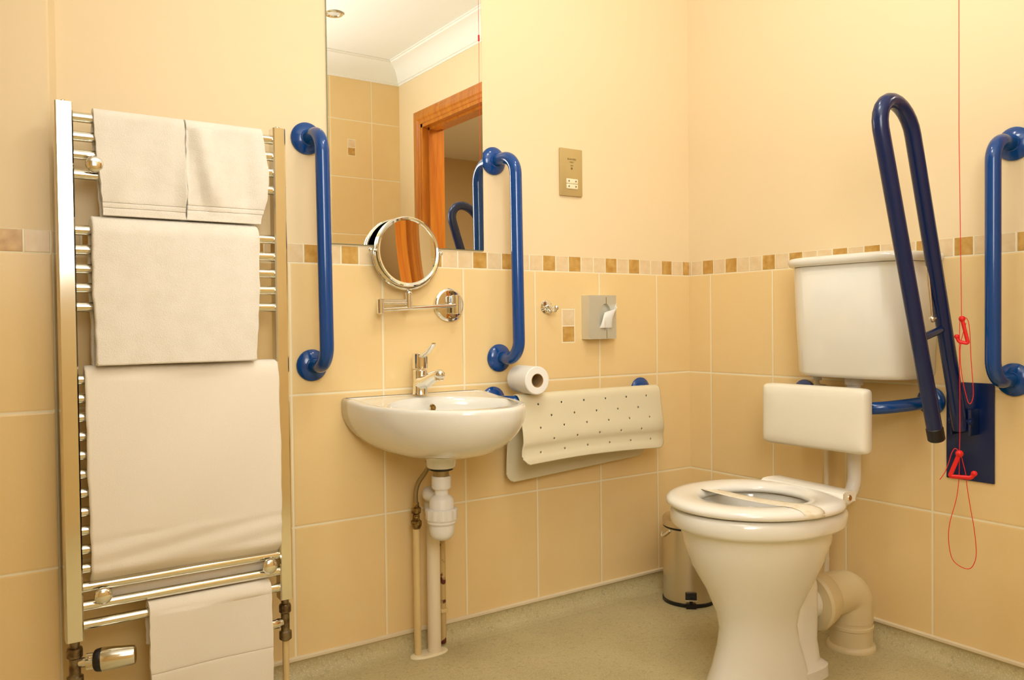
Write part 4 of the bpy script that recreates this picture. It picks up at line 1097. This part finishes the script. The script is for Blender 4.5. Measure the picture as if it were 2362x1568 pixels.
bm = NB(); obox(c0 + dv * 0.012, 0.018, 0.010, 0.028, 0.031); fin('pedal_plate', bm, M['chrome'], pd)
hd = Vector((-1, 0.25, 0)).normalized()
bm = NB(); 
hc = Vector((bxc, byc, FL))
tube(bm, [hc + Vector((-math.cos(a), math.sin(a), 0)) * (br + 0.004) + Vector((0, 0, 0.232 - 0.030 * math.sin(b_))) for a, b_ in [(0.0 + 1.5 * k / 16, PI * k / 16) for k in range(17)]], 0.0035, 8)
fin('carry_handle', bm, M['cream'], t)

# ------------------------------------------------------------------ emergency pull cord
kx, ky = -0.206, -1.021
t = thing('emergency_pull_cord', 'red emergency pull cord with two triangular handles hanging by the right wall', 'pull cord', (kx, ky, 0.3))
vd = Vector((kx - CAM.x, ky - CAM.y, 0)).normalized()
side = Vector((vd.y, -vd.x, 0))
def kp(px, py, off=0.0):
    d = FW + RT * ((px - IW / 2) / FPX) - UP * ((py - IH / 2) / FPX)
    tt = (Vector((kx, ky, 0)) - Vector((CAM.x, CAM.y, 0))).dot(vd) / Vector((d.x, d.y, 0)).dot(vd)
    p = CAM + d * tt
    return p + vd * off
z1 = kp(2218, 735)
c = 0.00085
bm = NB(); tube(bm, [Vector((kx, ky, ZC - 0.03)), Vector((kp(2212, 300).x, kp(2212, 300).y, kp(2212, 300).z)), z1], c, 8); fin('upper_cord', bm, M['red'], t)
bm = NB(); cyl(bm, (kx, ky, 2.125), (kx, ky, 2.15), 0.004, 10); fin('cord_connector', bm, M['red'], t)
bm = NB(); lathe(bm, [(0.040, 0), (0.040, -0.02), (0.034, -0.032), (0.01, -0.034)], (kx, ky, ZC), (0, 0, 1), 32); fin('ceiling_switch', bm, M['plastic'], t)
def path_tube(pp, name, r=c, off=None, closed=False):
    bm = NB(); P_ = [kp(x, y, (off[i] if off else 0)) for i, (x, y) in enumerate(pp)]
    tube(bm, catmull(P_, 6, closed), r, 8, closed); return fin(name, bm, M['red'], t, angle=80)
# hanging loop of spare cord by the upper handle
path_tube([(2216, 737), (2228, 733), (2236, 755), (2240, 830), (2245, 900), (2243, 922), (2237, 931), (2230, 918), (2218, 860), (2215, 800), (2228, 745)], 'spare_loop')
path_tube([(2214, 738), (2213, 800), (2214, 900), (2214, 1000), (2213, 1045)], 'lower_cord')
def handle(tri, r, name='triangle_handle'):
    bm = NB(); P_ = [kp(x, y) for x, y in tri]
    tube(bm, fillet(P_, 0.004, 5), r, 12, flat=0.8)
    sphere(bm, P_[0], r * 1.7, 12); sphere(bm, P_[-1], r * 1.35, 12)
    return fin(name, bm, M['red'], t, angle=70)
handle([(2219, 735), (2233, 792), (2212, 788), (2207, 776)], 0.0042)
handle([(2213, 1046), (2191, 1098), (2240, 1102), (2247, 1092)], 0.0050)
path_tube([(2213, 1050), (2212, 1100), (2206, 1150), (2191, 1205), (2188, 1245), (2195, 1285), (2210, 1303), (2232, 1312), (2245, 1303), (2252, 1275), (2247, 1220), (2240, 1180), (2231, 1125), (2228, 1095), (2217, 1050)], 'pull_loop')
path_tube([(2213, 1042), (2203, 1034), (2195, 1045), (2189, 1065), (2180, 1088), (2168, 1106)], 'loose_end')
